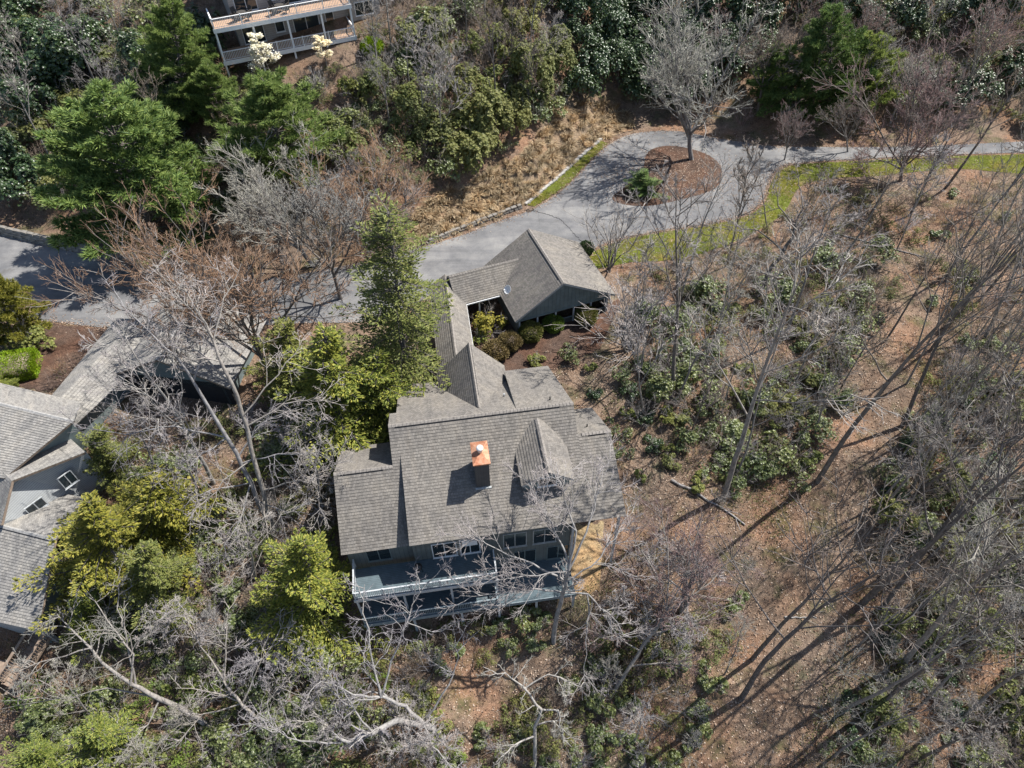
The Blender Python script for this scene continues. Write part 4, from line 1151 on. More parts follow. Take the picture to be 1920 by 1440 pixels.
for k, sd_ in enumerate((41, 42)):
    a, c = tall_tree(sd_, 9, .07, .3, 10, (.35, .7), 'fine'); kind('sapling%d' % k, [('trunk', a, BARK['grey']), ('crown', c, TWIG['grey'])])
for k, (sd_, H, n_) in enumerate([(51, 2.3, 12), (52, 1.8, 14), (53, 2.8, 10)]):
    a, c = bush_wood(sd_, H, n_, .85); kind('brush%d' % k, [('stems', a, TWIG['brown']), ('twigs', c, TWIG['brown'])])
a, c = bush_wood(55, 4.2, 11, .5, [(9, (.3, .7), .45, .12, .07, .016, 3), (5, (.3, .8), .5, .14, .05, .011, 2)], .035); kind('multistem', [('stems', a, BARK['grey']), ('twigs', c, TWIG['grey'])])
for k, (sd_, H, R, t_) in enumerate([(61, 13, 5.2, .2), (62, 11, 4.6, .28), (63, 14.5, 4.8, .15)]):
    a, c = pine(sd_, H, R, .06, 9, t_, dens=1.6, nl=.4, nw=.085, pw=.6); kind('pine%d' % k, [('trunk', a, BARK['dark']), ('crown', c, LEAF['pine'])])
for k, (sd_, H, R, d_) in enumerate([(71, 9, 2.6, -.1), (72, 7, 2.3, -.06), (73, 11.5, 2.3, -.12)]):
    a, c = hemlock(sd_, H, R, .03, .34, 9, 2.6 if k < 2 else 1.5, d_, .17, .06, .8 if k < 2 else .42); kind('hemlock%d' % k, [('trunk', a, BARK['dark']), ('crown', c, LEAF['yellow'])])
for k, (sd_, H, R, lb, n_) in enumerate([(81, 2.2, 1.7, 10, 520), (82, 1.5, 1.3, 8, 380), (83, 3.2, 1.9, 13, 640), (84, 1.1, .9, 6, 220)]):
    a, c = broadleaf(sd_, H, R, lb, n_); s_, t_ = bush_wood(sd_ + 500, H * 1.05, 7, 1.0); kind('rhodo%d' % k, [('stems', s_, TWIG['brown']), ('twigs', t_, TWIG['grey']), ('foliage', c, LEAF['rhodo'])])
for k, (sd_, H, R, lb, n_) in enumerate([(85, 6.5, 2.6, 22, 1500), (86, 5, 2.3, 18, 1200)]):
    a, c = broadleaf(sd_, H, R, lb, n_, (.2, .085), 7, .6); kind('laurel%d' % k, [('stems', a, BARK['dark']), ('foliage', c, LEAF['laurel'])])
for k, (sd_, H, R) in enumerate([(87, 1.9, 1.5), (88, 1.4, 1.2)]):
    a, c = bush_wood(sd_, H, 12, .95); b_, f_ = broadleaf(sd_, H * 1.05, R, 9, 330, (.1, .05), 5, .3)
    kind('olive%d' % k, [('stems', a, TWIG['brown']), ('twigs', c, TWIG['brown']), ('foliage', f_, LEAF['olive'])])
for k, (sd_, R, H) in enumerate([(91, .95, 1.5), (92, .85, 1.3)]):
    a, c = clipped(sd_, R, H); kind('clipped%d' % k, [('stems', a, TWIG['brown']), ('foliage', c, LEAF['box'])])
a, c = clipped(95, 1, 1, 14000, .15, (2.3, 1.3, 1.6)); kind('hedge', [('stems', a, TWIG['brown']), ('foliage', c, LEAF['lime'])])
for k in range(3): kind('tuft%d' % k, [('blades', tuft(100 + k, 110, (.8, 1.1, .95)[k], (.8, 1.25, 1.0)[k]), LEAF['straw'])])

R_ = random.Random(77)
def place_tree(key, base_px, top_px, H0, label, name='bare_tree', cat='tree', group=None, mats=None, s_min=.35, s_max=2.2, rz=None, wide=1.0):
    """base stands on the land where the pixel meets it; its height follows from where its top shows"""
    b = G(*base_px)
    h = height_at(b, *top_px)
    s = min(max(h / H0, s_min), s_max)
    tp = proj(b + np.array([0, 0, s * H0]))
    dep = (b + np.array([0, 0, h]) - np.array([0, 0, CAM_Z])) @ Fv
    sx = (top_px[0] - tp[0]) * dep / F_PX
    ang = max(-.45, min(.45, math.atan2(sx, s * H0)))
    return plant(key, name, b, label, cat, group, (s * wide, s * wide, s), R_.uniform(0, 6.28) if rz is None else rz, ((0, 1, 0), ang), mats)
def mats(b, t): return {'trunk': BARK[b], 'crown': TWIG[t]}
def inside(poly, x, y):
    c = False
    for (x0, y0), (x1, y1) in zip(poly, poly[1:] + poly[:1]):
        if (y0 > y) != (y1 > y) and x < (x1 - x0) * (y - y0) / (y1 - y0) + x0: c = not c
    return c
def scatter(poly, n, dmin, avoid=(), tries=6000, seed=1):
    r = random.Random(seed); xs, ys = [p[0] for p in poly], [p[1] for p in poly]
    out = []
    for _ in range(tries):
        if len(out) >= n: break
        x, y = r.uniform(min(xs), max(xs)), r.uniform(min(ys), max(ys))
        if not inside(poly, x, y) or any(inside(a, x, y) for a in avoid): continue
        if any((x - a) ** 2 + (y - b) ** 2 < dmin * dmin for a, b in out): continue
        out.append((x, y))
    return out
def custom_tree(name, limbs_px, base_px, label, spec, bark, twig, seed, group=None, extra=1.0, droop=None):
    """limbs drawn as (pixel x, pixel y, height above the foot, radius); first limb is the trunk"""
    rng = np.random.default_rng(seed)
    b = G(*base_px)
    ch = []
    for L in limbs_px:
        pts = np.array([P(x, y, b[2] + h) - b for x, y, h, r in L]); rad = np.array([r for *_, r in L]) * .72
        k = max(2, len(pts) * 3 - 2); t = np.linspace(0, len(pts) - 1, k); i = np.minimum(t.astype(int), len(pts) - 2); f = (t - i)[:, None]
        q = pts[i] * (1 - f) + pts[i + 1] * f + rng.normal(0, .07, (k, 3)) * (np.arange(k) > 0)[:, None] * np.linspace(.5, 1.5, k)[:, None]
        ch.append((q, np.interp(t, np.arange(len(rad)), rad)))
    k0 = len(ch[0][0]) // 2
    a, l_, c = bare_parts(rng, ch[:1], ch[1:] + [(ch[0][0][k0:], ch[0][1][k0:] * .9)], TW[spec])
    e = empty(name, b); tag(e, label, 'tree', group)
    obj('trunk', join_meshes('trunk', a, l_), BARK[bark], e, True)
    obj('crown', c, TWIG[twig], e)
    return e
# ------------------------------------------------------------------ trees that the picture shows one by one
# bare tree before the deck
custom_tree('bare_tree', [
  [(1038, 1210, -.4, .3), (1040, 1170, 3, .27), (1058, 1112, 8, .22), (1066, 1070, 11, .17)],
  [(1058, 1112, 8, .13), (1010, 1105, 8.6, .1), (940, 1110, 9.0, .06), (860, 1120, 9.0, .025)],
  [(1062, 1090, 9.6, .13), (1000, 1060, 11, .09), (930, 1030, 12.2, .06), (880, 1000, 12.6, .025)],
  [(1066, 1070, 11, .13), (1055, 1020, 13, .1), (1020, 960, 14.4, .06), (985, 900, 15, .025)],
  [(1066, 1070, 11, .14), (1080, 1000, 14, .1), (1060, 930, 16, .06), (1045, 880, 16.8, .025)],
  [(1066, 1070, 11, .13), (1100, 1000, 13.5, .1), (1120, 930, 15, .06), (1135, 870, 15.6, .025)],
  [(1062, 1090, 10, .11), (1110, 1060, 11.5, .08), (1150, 1010, 12.5, .05), (1185, 960, 12.8, .02)],
  [(1100, 1112, 8.0, .1), (1104, 1150, 7.0, .07), (1100, 1200, 6.0, .05), (1095, 1280, 4.0, .02)],
  [(1058, 1112, 8, .1), (1100, 1112, 8.2, .09), (1140, 1150, 7.6, .06), (1180, 1200, 6.4, .02)],
  [(1066, 1070, 11, .1), (1030, 1075, 11, .08), (960, 1085, 11.0, .05), (900, 1075, 11, .02)],
 ], (1038, 1210), 'pale grey bare tree rising before the deck over the roof edge', 'lush', 'pale', 'violet', 201)
custom_tree('bare_tree', [
  [(835, 1385, -.3, .42), (795, 1357, 1.6, .38), (745, 1352, 2.6, .34), (700, 1375, 3.2, .26), (640, 1392, 3.6, .16)],
  [(795, 1357, 1.8, .25), (760, 1325, 3.4, .22), (715, 1308, 4.6, .17), (660, 1300, 5.6, .1), (600, 1275, 6.4, .03)],
  [(715, 1308, 4.6, .14), (700, 1250, 6.6, .1), (690, 1180, 8.4, .07), (680, 1090, 9.8, .03)],
  [(715, 1308, 4.6, .13), (735, 1240, 6.8, .1), (765, 1160, 8.6, .06), (800, 1090, 9.6, .025)],
  [(800, 1345, 2.0, .14), (840, 1285, 4.4, .1), (860, 1230, 6, .05), (850, 1180, 7, .02)],
  [(700, 1375, 3.2, .12), (670, 1340, 4.6, .09), (640, 1310, 5.4, .05), (610, 1250, 6.4, .02)],
  [(795, 1360, 1.8, .12), (810, 1400, 2.4, .1), (840, 1430, 2.8, .06), (860, 1470, 3, .03)],
  [(640, 1392, 3.6, .12), (560, 1390, 4.2, .08), (500, 1365, 4.6, .04), (450, 1340, 4.8, .02)],
 ], (835, 1385), 'big pale leaning tree with thick crooked limbs below the deck', 'gnarl', 'pale', 'violet', 202)
custom_tree('bare_tree', [
  [(1000, 1450, -.3, .24), (1003, 1380, 3.4, .2), (1012, 1330, 5.6, .15), (985, 1290, 7.4, .1)],
  [(1003, 1380, 3.4, .13), (960, 1400, 3.8, .09), (930, 1430, 3.8, .05)],
  [(1012, 1330, 5.6, .12), (1045, 1330, 5.4, .09), (1055, 1375, 4.4, .05)],
  [(985, 1290, 7.4, .1), (950, 1262, 8.4, .07), (905, 1255, 8.8, .03)],
  [(985, 1290, 7.4, .09), (1030, 1262, 8.2, .07), (1090, 1290, 7.6, .03)],
  [(1003, 1360, 4.2, .1), (1040, 1352, 4.6, .07), (1070, 1400, 3.6, .03)],
 ], (1000, 1450), 'small crooked dead looking tree at the edge of the leafy clearing', 'gnarl', 'pale', 'lichen', 203)
custom_tree('bare_tree', [
  [(430, 1385, -.3, .32), (385, 1355, 1.6, .3), (300, 1310, 4.2, .26), (245, 1285, 5.6, .2), (170, 1215, 8, .12), (105, 1150, 10, .04)],
  [(245, 1285, 5.6, .14), (250, 1230, 7.4, .1), (205, 1165, 9.4, .07), (165, 1110, 10.6, .03)],
  [(255, 1285, 5.4, .13), (240, 1210, 7.8, .1), (225, 1140, 9.6, .06), (215, 1070, 11, .025)],
  [(300, 1310, 4.2, .12), (200, 1290, 5.0, .08), (110, 1310, 5.0, .05), (0, 1330, 4.8, .02)],
  [(300, 1310, 4.2, .12), (280, 1360, 3.6, .09), (210, 1395, 3.2, .06), (150, 1430, 3, .03)],
  [(170, 1215, 8, .1), (100, 1235, 8, .07), (30, 1260, 7.8, .03)],
 ], (430, 1385), 'grey tree leaning out towards the wooden stair', 'gnarl', 'grey', 'lichen', 204)
custom_tree('bare_tree', [
  [(540, 1415, -.3, .24), (500, 1370, 2.4, .2), (455, 1318, 4.6, .17), (420, 1275, 6.4, .12)],
  [(420, 1275, 6.4, .1), (380, 1215, 8.4, .07), (350, 1150, 10, .03)],
  [(455, 1318, 4.6, .1), (410, 1300, 5.6, .08), (330, 1290, 6.6, .03)],
  [(420, 1275, 6.4, .1), (425, 1210, 8.6, .07), (430, 1140, 10.2, .03)],
  [(455, 1318, 4.6, .1), (490, 1240, 7, .07), (530, 1165, 8.6, .03)],
  [(480, 1345, 3.5, .1), (520, 1290, 5.2, .07), (570, 1250, 6, .03)],
  [(455, 1318, 4.6, .1), (380, 1340, 4.4, .07), (330, 1400, 3.2, .03)],
 ], (540, 1415), 'bushy violet grey bare tree on the russet leaf patch', 'droop', 'grey', 'violet', 205)
# three leaning trees between the two houses
custom_tree('bare_tree', [
  [(505, 985, -.4, .3), (470, 905, 4.5, .26), (425, 820, 9, .22), (363, 715, 14, .15), (310, 645, 17, .09), (215, 560, 20, .03)],
  [(425, 820, 9, .12), (330, 800, 10.4, .09), (240, 815, 10.4, .06), (150, 800, 10.6, .02)],
  [(470, 905, 4.5, .1), (400, 920, 5.4, .07), (320, 945, 5.4, .03)],
  [(445, 860, 7, .11), (480, 800, 9.0, .08), (560, 760, 10, .03)],
  [(450, 870, 6.4, .11), (520, 850, 7.4, .08), (600, 850, 7.8, .03)],
  [(363, 715, 14, .1), (390, 640, 16.4, .07), (400, 570, 18, .02)],
  [(485, 940, 2.6, .1), (540, 960, 3.4, .07), (600, 930, 4, .03)],
  [(470, 905, 4.5, .1), (450, 980, 3.4, .07), (400, 1060, 2.0, .03)],
  [(425, 820, 9, .11), (380, 850, 8.8, .07), (340, 890, 8, .03)],
 ], (505, 985), 'tall leaning tree with drooping silver twigs between the two houses', 'droop', 'pale', 'violet', 206)
custom_tree('bare_tree', [
  [(520, 1000, -.4, .32), (490, 920, 4.5, .28), (462, 800, 10.5, .24), (435, 720, 14.5, .2), (400, 640, 17.5, .13), (350, 540, 20.5, .05)],
  [(435, 720, 14.5, .12), (370, 660, 16.6, .08), (300, 640, 17, .03)],
  [(400, 640, 17.5, .1), (420, 560, 19.6, .07), (450, 490, 21, .03)],
  [(400, 640, 17.5, .1), (340, 560, 19.8, .06), (290, 490, 21.4, .02)],
  [(462, 800, 10.5, .12), (530, 760, 12, .08), (610, 740, 12.6, .03)],
  [(490, 920, 4.5, .12), (560, 900, 5.6, .08), (630, 880, 6.2, .03)],
  [(475, 860, 7.4, .1), (420, 900, 7, .07), (360, 960, 5.6, .03)],
  [(495, 940, 3.6, .1), (500, 1010, 2.6, .07), (470, 1080, 1.4, .03)],
  [(455, 780, 11.6, .1), (520, 700, 14, .07), (570, 640, 15.4, .03)],
 ], (520, 1000), 'thick trunked leaning tree reaching over the pale neighbour roofs', 'droop', 'grey', 'violet', 207)
place_tree('tall0', (400, 905), (250, 610), 19, 'thin grey bare tree beside the golden conifer, leaning to the pale roofs', mats=mats('pale', 'violet'))
place_tree('spread0', (512, 700), (395, 420), 12, 'rust tipped bare tree beside the road by the neighbour garage', mats=mats('dark', 'rust'))
place_tree('spread1', (350, 640), (270, 420), 11, 'rust tipped bare tree standing behind the neighbour roof', mats=mats('grey', 'rust'))
place_tree('spread2', (640, 560), (590, 330), 10, 'lichen grey bare tree beside the tall olive hemlock', mats=mats('dark', 'lichen'))
place_tree('spread0', (590, 500), (470, 310), 12, 'lichen covered bare tree on the bank under the white pines', mats=mats('grey', 'lichen'), wide=1.15)
place_tree('spread1', (690, 470), (650, 290), 11, 'lavender grey bare tree on the bank above the retaining wall', mats=mats('grey', 'rust'))
place_tree('spread2', (480, 540), (430, 420), 10, 'short orange twigged tree at the road edge', mats=mats('dark', 'rust'))
for (bx_, by_), (tx_, ty_), lab in (((385, 965), (330, 800), 'silver twigged small tree under the leaning trees by the golden conifer'), ((610, 985), (600, 840), 'violet twigged small tree against the house side'),
    ((300, 905), (240, 740), 'silver twigged small tree close to the pale gable'), ((480, 1085), (460, 930), 'violet twigged small tree above the russet patch'), ((575, 885), (560, 760), 'fine twigged small tree under the yellow green conifer')):
    place_tree('tall1', (bx_, by_), (tx_, ty_), 17, lab, mats=mats('grey', 'violet' if bx_ % 2 else 'grey'), wide=1.5, s_min=.3)
# island and its surroundings
place_tree('spread0', (1298, 300), (1318, 20), 12, 'wide grey bare tree growing on the mulched island', mats=mats('grey', 'lichen'), wide=1.12, rz=.4)
place_tree('spread1', (1690, 338), (1745, 85), 11, 'wide red budded tree beside the drive on the grass strip', mats=mats('dark', 'red'), wide=1.05)
place_tree('tall2', (1772, 352), (1935, 100), 21, 'big dark trunked tree leaning over the far drive', mats=mats('dark', 'brown'))
place_tree('spread2', (1470, 300), (1490, 200), 10, 'small reddish bare tree behind the drive', mats=mats('grey', 'red'))
place_tree('spread2', (1590, 285), (1590, 160), 10, 'thin brown bare tree behind the drive', mats=mats('grey', 'brown'))
custom_tree('bare_tree', [
  [(1415, 570, -.3, .3), (1440, 515, 3.6, .27), (1468, 470, 6.4, .24), (1490, 430, 8.6, .18), (1505, 390, 10.4, .1)],
  [(1440, 515, 3.6, .16), (1395, 490, 4.6, .1), (1345, 450, 6, .06), (1320, 420, 6.8, .02)],
  [(1455, 490, 5.2, .2), (1500, 465, 6.2, .16), (1540, 440, 7.4, .1), (1590, 470, 6.6, .05)],
  [(1468, 470, 6.4, .14), (1420, 430, 7.8, .1), (1370, 430, 7.6, .06), (1310, 420, 7.4, .02)],
  [(1490, 430, 8.6, .12), (1460, 385, 10.2, .08), (1455, 340, 11.4, .03)],
  [(1490, 430, 8.6, .12), (1530, 390, 10, .08), (1560, 330, 11.8, .03)],
  [(1505, 390, 10.4, .1), (1500, 345, 12, .06), (1490, 300, 13, .02)],
  [(1540, 440, 7.4, .1), (1590, 420, 8.2, .06), (1640, 380, 9.4, .02)],
 ], (1415, 570), 'crooked oak like bare tree at the lower lawn edge', 'gnarl', 'dark', 'grey', 208)
place_tree('tall3', (1258, 748), (1312, 360), 16, 'slim dark trunked tree with an upright crown behind the garage garden', mats=mats('dark', 'grey'))
place_tree('sapling0', (1206, 775), (1178, 545), 9, 'thin sapling standing beside the house corner', mats=mats('grey', 'violet'))
place_tree('tall1', (1357, 935), (1530, 500), 17, 'grey tree beside the fallen log, its trunk catching light', mats=mats('grey', 'grey'))
place_tree('pole0', (1533, 902), (1860, 420), 19, 'long straight trunked tree beside the leaf covered track', mats=mats('dark', 'brown'))
place_tree('pole2', (1617, 1130), (1910, 690), 20, 'stout tree leaning over the track edge among laurels', mats=mats('dark', 'brown'))
place_tree('pole1', (1650, 1142), (1960, 770), 18, 'second stout trunk among the laurels by the track', mats=mats('dark', 'grey'))
place_tree('pole1', (1410, 1235), (1580, 900), 18, 'slender forked tree standing in the middle of the track', mats=mats('dark', 'brown'))
place_tree('pole0', (1390, 1310), (1620, 985), 19, 'slender leaning tree low on the leaf track', mats=mats('dark', 'brown'))
place_tree('tall0', (1690, 1250), (1985, 880), 19, 'twiggy tree rising from the thicket below the laurels', mats=mats('grey', 'lichen'))
custom_tree('bare_tree', [
  [(1140, 1313, -.3, .25), (1180, 1250, 3, .21), (1222, 1188, 6, .17), (1250, 1145, 8, .12)],
  [(1250, 1145, 8, .1), (1230, 1070, 10.6, .07), (1180, 990, 12.4, .03)],
  [(1250, 1145, 8, .1), (1255, 1060, 11, .07), (1240, 950, 13.6, .03)],
  [(1250, 1145, 8, .1), (1290, 1070, 10.6, .07), (1320, 960, 13.2, .03)],
  [(1250, 1145, 8, .1), (1310, 1110, 9.6, .07), (1385, 1040, 11.4, .03)],
  [(1222, 1188, 6, .1), (1200, 1120, 8.4, .07), (1140, 1040, 10.2, .03)],
  [(1222, 1188, 6, .1), (1290, 1170, 7, .07), (1390, 1130, 8.2, .03)],
  [(1180, 1250, 3, .1), (1240, 1240, 4.2, .07), (1310, 1250, 4.4, .03)],
  [(1200, 1220, 4.6, .1), (1150, 1190, 6, .06), (1110, 1200, 6.2, .02)],
 ], (1140, 1313), 'leaning maple with reddish twigs below the house corner', 'lush', 'grey', 'red', 209)
place_tree('spread2', (1275, 1150), (1290, 1020), 10, 'low red twigged tree beside the yellow straw yard', mats=mats('grey', 'red'))
place_tree('multistem', (1141, 506), (1150, 400), 4.2, 'many stemmed bare shrub beside the garage corner', 'multi_stem_shrub', 'shrub', mats={'twigs': TWIG['grey']}, wide=1.2)
place_tree('multistem', (1185, 655), (1160, 560), 4.2, 'purple twigged bare shrub below the garage porch end', 'multi_stem_shrub', 'shrub', mats={'twigs': TWIG['violet']}, wide=1.5)
place_tree('tall1', (1440, 440), (1420, 270), 17, 'thin pole like tree on the lawn corner', mats=mats('grey', 'brown'), s_min=.2)
# conifers
LP = {'crown': LEAF['pine']}; LD = {'crown': LEAF['pine_dark']}; LH = {'crown': LEAF['hemlock']}; LY = {'crown': LEAF['yellow']}; LG = {'crown': LEAF['gold']}
def conifer(key, b, t, H0, label, m_, wide=1.0): return place_tree(key, b, t, H0, label, {'p': 'pine_tree', 'h': 'hemlock_tree'}[key[0]], 'tree', None, m_, .3, 2.4, None, wide)
conifer('pine0', (290, 452), (215, 140), 13, 'large dark green white pine overhanging the shaded road wall', LD, 1.5)
conifer('pine1', (545, 335), (490, 140), 11, 'bright green young white pine below the hill house decks', LP, 1.5)
conifer('pine2', (350, 215), (300, -20), 14.5, 'tall pine standing beside the hill house deck end', LP, 1.25)
conifer('pine1', (415, 230), (395, 110), 11, 'small pine squeezed between the two larger pines', LP, 1.3)
conifer('pine2', (1555, 205), (1540, -30), 14.5, 'dark green pine across the drive from the lawn', LD, 1.35)
conifer('pine0', (1640, 190), (1640, 30), 13, 'smaller pine touching the dark green pine across the drive', LP, 1.4)
conifer('hemlock2', (765, 725), (725, 400), 11.5, 'tall olive hemlock rising beside the walkway roof', LH, 1.3)
conifer('hemlock0', (640, 830), (610, 610), 9, 'bright yellow green conifer filling the gap beside the house', LY, 1.35)
conifer('hemlock1', (720, 800), (690, 660), 7, 'yellow green conifer touching the rear roof corner', LY, 1.3)
conifer('hemlock1', (560, 740), (540, 590), 7, 'dark yellow green conifer behind the leaning trees', LH, 1.25)
conifer('hemlock0', (225, 1080), (160, 880), 9, 'golden conifer beside the pale gable windows', LG, 1.45)
conifer('hemlock1', (310, 1010), (270, 870), 7, 'golden olive conifer under the silver drooping twigs', LG, 1.7)
conifer('hemlock0', (300, 1130), (270, 960), 9, 'olive green conifer standing beside the golden ones', LH, 1.15)
conifer('hemlock0', (585, 1150), (570, 975), 9, 'bright green conifer at the deck end of the house', LY, 1.2)
conifer('hemlock1', (180, 1180), (150, 1080), 7, 'yellow green conifer beside the low wing roof', LY, 1.1)
conifer('hemlock0', (90, 1445), (60, 1290), 9, 'yellow green conifer below the wooden stair', LY, 1.5)
conifer('hemlock1', (210, 1400), (180, 1300), 7, 'spreading yellow conifer under the leaning grey tree', LY, 1.5)
conifer('pine1', (20, 630), (15, 450), 11, 'yellowish young pine beside the road by the lime hedge', LG, 1.2)
conifer('hemlock1', (210, 890), (190, 760), 7, 'deep green conifer against the pale house roof', LH, 1.1)
conifer('pine1', (1480, 200), (1470, 60), 11, 'dark pine behind the island tree', LD, 1.5)
# blossom
bt = np.random.default_rng(9)
def dogwood(px, lab, s):
    b = G(*px)
    rng = np.random.default_rng(int(px[0]))
    a, c = tall_tree(int(px[0]), 4.6, .07, .3, 12, (.8, 1.3), 'fine')
    n_ = 4200; v = np.empty(len(c.vertices) * 3, np.float32); c.vertices.foreach_get('co', v); v = v.reshape(-1, 3)
    v = v[v[:, 2] > 1.3]; q = v[rng.integers(len(v), size=n_)] + rng.normal(0, .08, (n_, 3)) * [1.4, 1.4, .35]
    e = empty('dogwood_tree', b, 0, s); tag(e, lab, 'tree')
    obj('trunk', a, BARK['grey'], e); obj('crown', c, TWIG['brown'], e)
    obj('blossom', leaves_mesh('blossom', q, rng.normal(0, 1, (n_, 3)) * [1, 1, .25], .17, .13, rng, .05, np.tile([0, 0, 1.], (n_, 1)) + rng.normal(0, .3, (n_, 3))), LEAF['blossom'], e)
dogwood((515, 150), 'dogwood thick with cream blossom before the lower hill deck', 1.25)
dogwood((615, 130), 'thinly blossomed dogwood at the deck stairs of the hill house', .85)

# ------------------------------------------------------------------ garden shrubs
def shrub(key, px, R0, rad_px, label, m_=None, name='shrub', zs=1.0, dz=0.0):
    b = G(*px)
    dep = (b - np.array([0, 0, CAM_Z])) @ Fv
    s = rad_px * dep / F_PX / R0
    return plant(key, name, b + (0, 0, dz), label, 'shrub', None, (s, s, s * zs), R_.uniform(0, 6.28), None, m_)
shrub('clipped0', (995, 634), .95, 22, 'round clipped shrub by the porch corner nearest the dish', {'foliage': LEAF['box']})
shrub('clipped1', (1037, 617), .85, 19, 'round bright green clipped shrub in the middle of the porch front', {'foliage': LEAF['box_green']})
shrub('clipped0', (1098, 604), .95, 21, 'round olive clipped shrub at the far porch end', {'foliage': LEAF['box']})
shrub('clipped0', (957, 652), .95, 21, 'russet clipped shrub merged with its paler neighbour in the garden bed', {'foliage': LEAF['rust']})
shrub('clipped1', (930, 668), .85, 24, 'wide russet clipped shrub beside the walkway gable', {'foliage': LEAF['rust']}, zs=.85)
shrub('rhodo2', (918, 618), 1.9, 32, 'tall yellow budded rhododendron in the courtyard corner', {'foliage': LEAF['gold']})
shrub('rhodo0', (895, 640), 1.7, 22, 'yellow green laurel bush against the walkway', {'foliage': LEAF['yellow']})
shrub('rhodo1', (1005, 680), 1.3, 19, 'low yellow tipped rhododendron beside the rear eave', {'foliage': LEAF['hemlock']})
shrub('rhodo0', (1070, 668), 1.7, 22, 'glossy rhododendron with russet buds on the mulch', {'foliage': LEAF['rhodo']})
shrub('clipped1', (1098, 474), .85, 15, 'round dark clipped shrub behind the garage', {'foliage': LEAF['laurel']})
shrub('hedge', (25, 700), 2.3, 48, 'bright lime clipped hedge beside the neighbour garden', None, 'hedge')
shrub('rhodo0', (70, 640), 1.7, 40, 'spreading olive shrub between the lime hedge and the road', {'foliage': LEAF['hemlock']})
shrub('hemlock1', (15, 735), 2.3, 30, 'small lime conifer below the clipped hedge', LY, 'conifer_shrub', .5)
shrub('clipped1', (700, 103), .85, 20, 'round lime shrub beside the hill house steps', {'foliage': LEAF['lime']})
shrub('hemlock1', (1205, 362), 2.3, 36, 'dark weeping evergreen mound on the mulched island', {'crown': LEAF['pine_dark']}, 'weeping_evergreen', .45)
EDGE = [(1660, 640), (1700, 720), (1745, 655), (1690, 830), (1740, 790), (1650, 940), (1700, 930), (1660, 1030), (1725, 1060), (1610, 1210), (1660, 1200), (1580, 1330), (1640, 1330), (1790, 600), (1840, 560), (1560, 1420)]
for k, (x, y) in enumerate(EDGE):
    b = G(x, y); key, H0 = [('pole0', 19), ('pole1', 18), ('pole2', 20)][k % 3]; s = R_.uniform(15, 21) / H0
    plant(key, 'bare_tree', b, 'tall straight bare tree along the edge of the leaf track', 'tree', 'tall trees along the leaf track', (s * .8, s * .8, s), R_.uniform(0, 6.28), ((0, 1, 0), R_.uniform(-.05, .1)), mats(['dark', 'grey'][k % 2], ['brown', 'grey', 'lichen'][k % 3]))
for k, (x, y) in enumerate([(120, 700), (75, 690), (150, 690), (185, 690)]):
    b = G(x, y); plant('brush%d' % (k % 3), 'bare_shrub', b, 'bare reddish shrub in the neighbour garden bed', 'shrub', 'bare shrubs in the neighbour bed', .8, k, None, {'twigs': TWIG['rust']})

# ------------------------------------------------------------------ dry grass on the bank
A_, B_ = resample(bank_lo, 46), resample(bank_hi, 46)
k = 0
for i in range(46):
    for j in range(6):
        t = (j + R_.uniform(.1, .9)) / 6 * .95
        if R_.random() < .12: continue
        x, y = A_[i] * (1 - t) + B_[i] * t + (R_.uniform(-4, 4), R_.uniform(-2, 2))
        b = G(x, y); plant('tuft%d' % (k % 3), 'grass_tuft', b, 'tan dry grass tuft on the bank above the drive', 'grass', 'dry grass tufts on the bank', (R_.uniform(.7, 1.9), R_.uniform(.7, 1.9), R_.uniform(.6, 1.4)), R_.uniform(0, 6.28)); k += 1
# prostrate needles aside, a fallen log and branches
for nm, p0, p1, r, lab in (('fallen_log', (1258, 902), (1395, 985), .13, 'grey brown fallen log lying on leaves beside the house'),
                           ('fallen_branch', (1470, 1158), (1530, 1157), .07, 'pale fallen branch lying across the track'),
                           ('fallen_branch', (1570, 440), (1740, 485), .1, 'long pale dead branch caught above the upper slope')):
    a, b = G(*p0), G(*p1); rng = np.random.default_rng(int(p0[0]))
    t = np.linspace(0, 1, 9)[:, None]; pts = a * (1 - t) + b * t + rng.normal(0, .035, (9, 3)); pts[:, 2] = T(pts[:, 0], pts[:, 1]) + r * .8
    e = empty(nm, a); tag(e, lab, 'log' if 'log' in nm else 'branch')
    main = (pts - a, np.linspace(r, r * .5, 9))
    obj('stem', tubes_mesh('stem', [main], 7), BARK['pale'], e, True)
    tw_ = [grow(rng, pts[i] - a, side_dir(rng, b - a, .8), 1.4, r * .4, 4, .15, .1) for i in (4, 5, 6, 7)]
    for w_ in tw_: w_[0][:, 2] = np.maximum(w_[0][:, 2], T(w_[0][:, 0] + a[0], w_[0][:, 1] + a[1]) - a[2] + .05)
    obj('side_branch', tubes_mesh('side', tw_, 4), BARK['pale'], e)

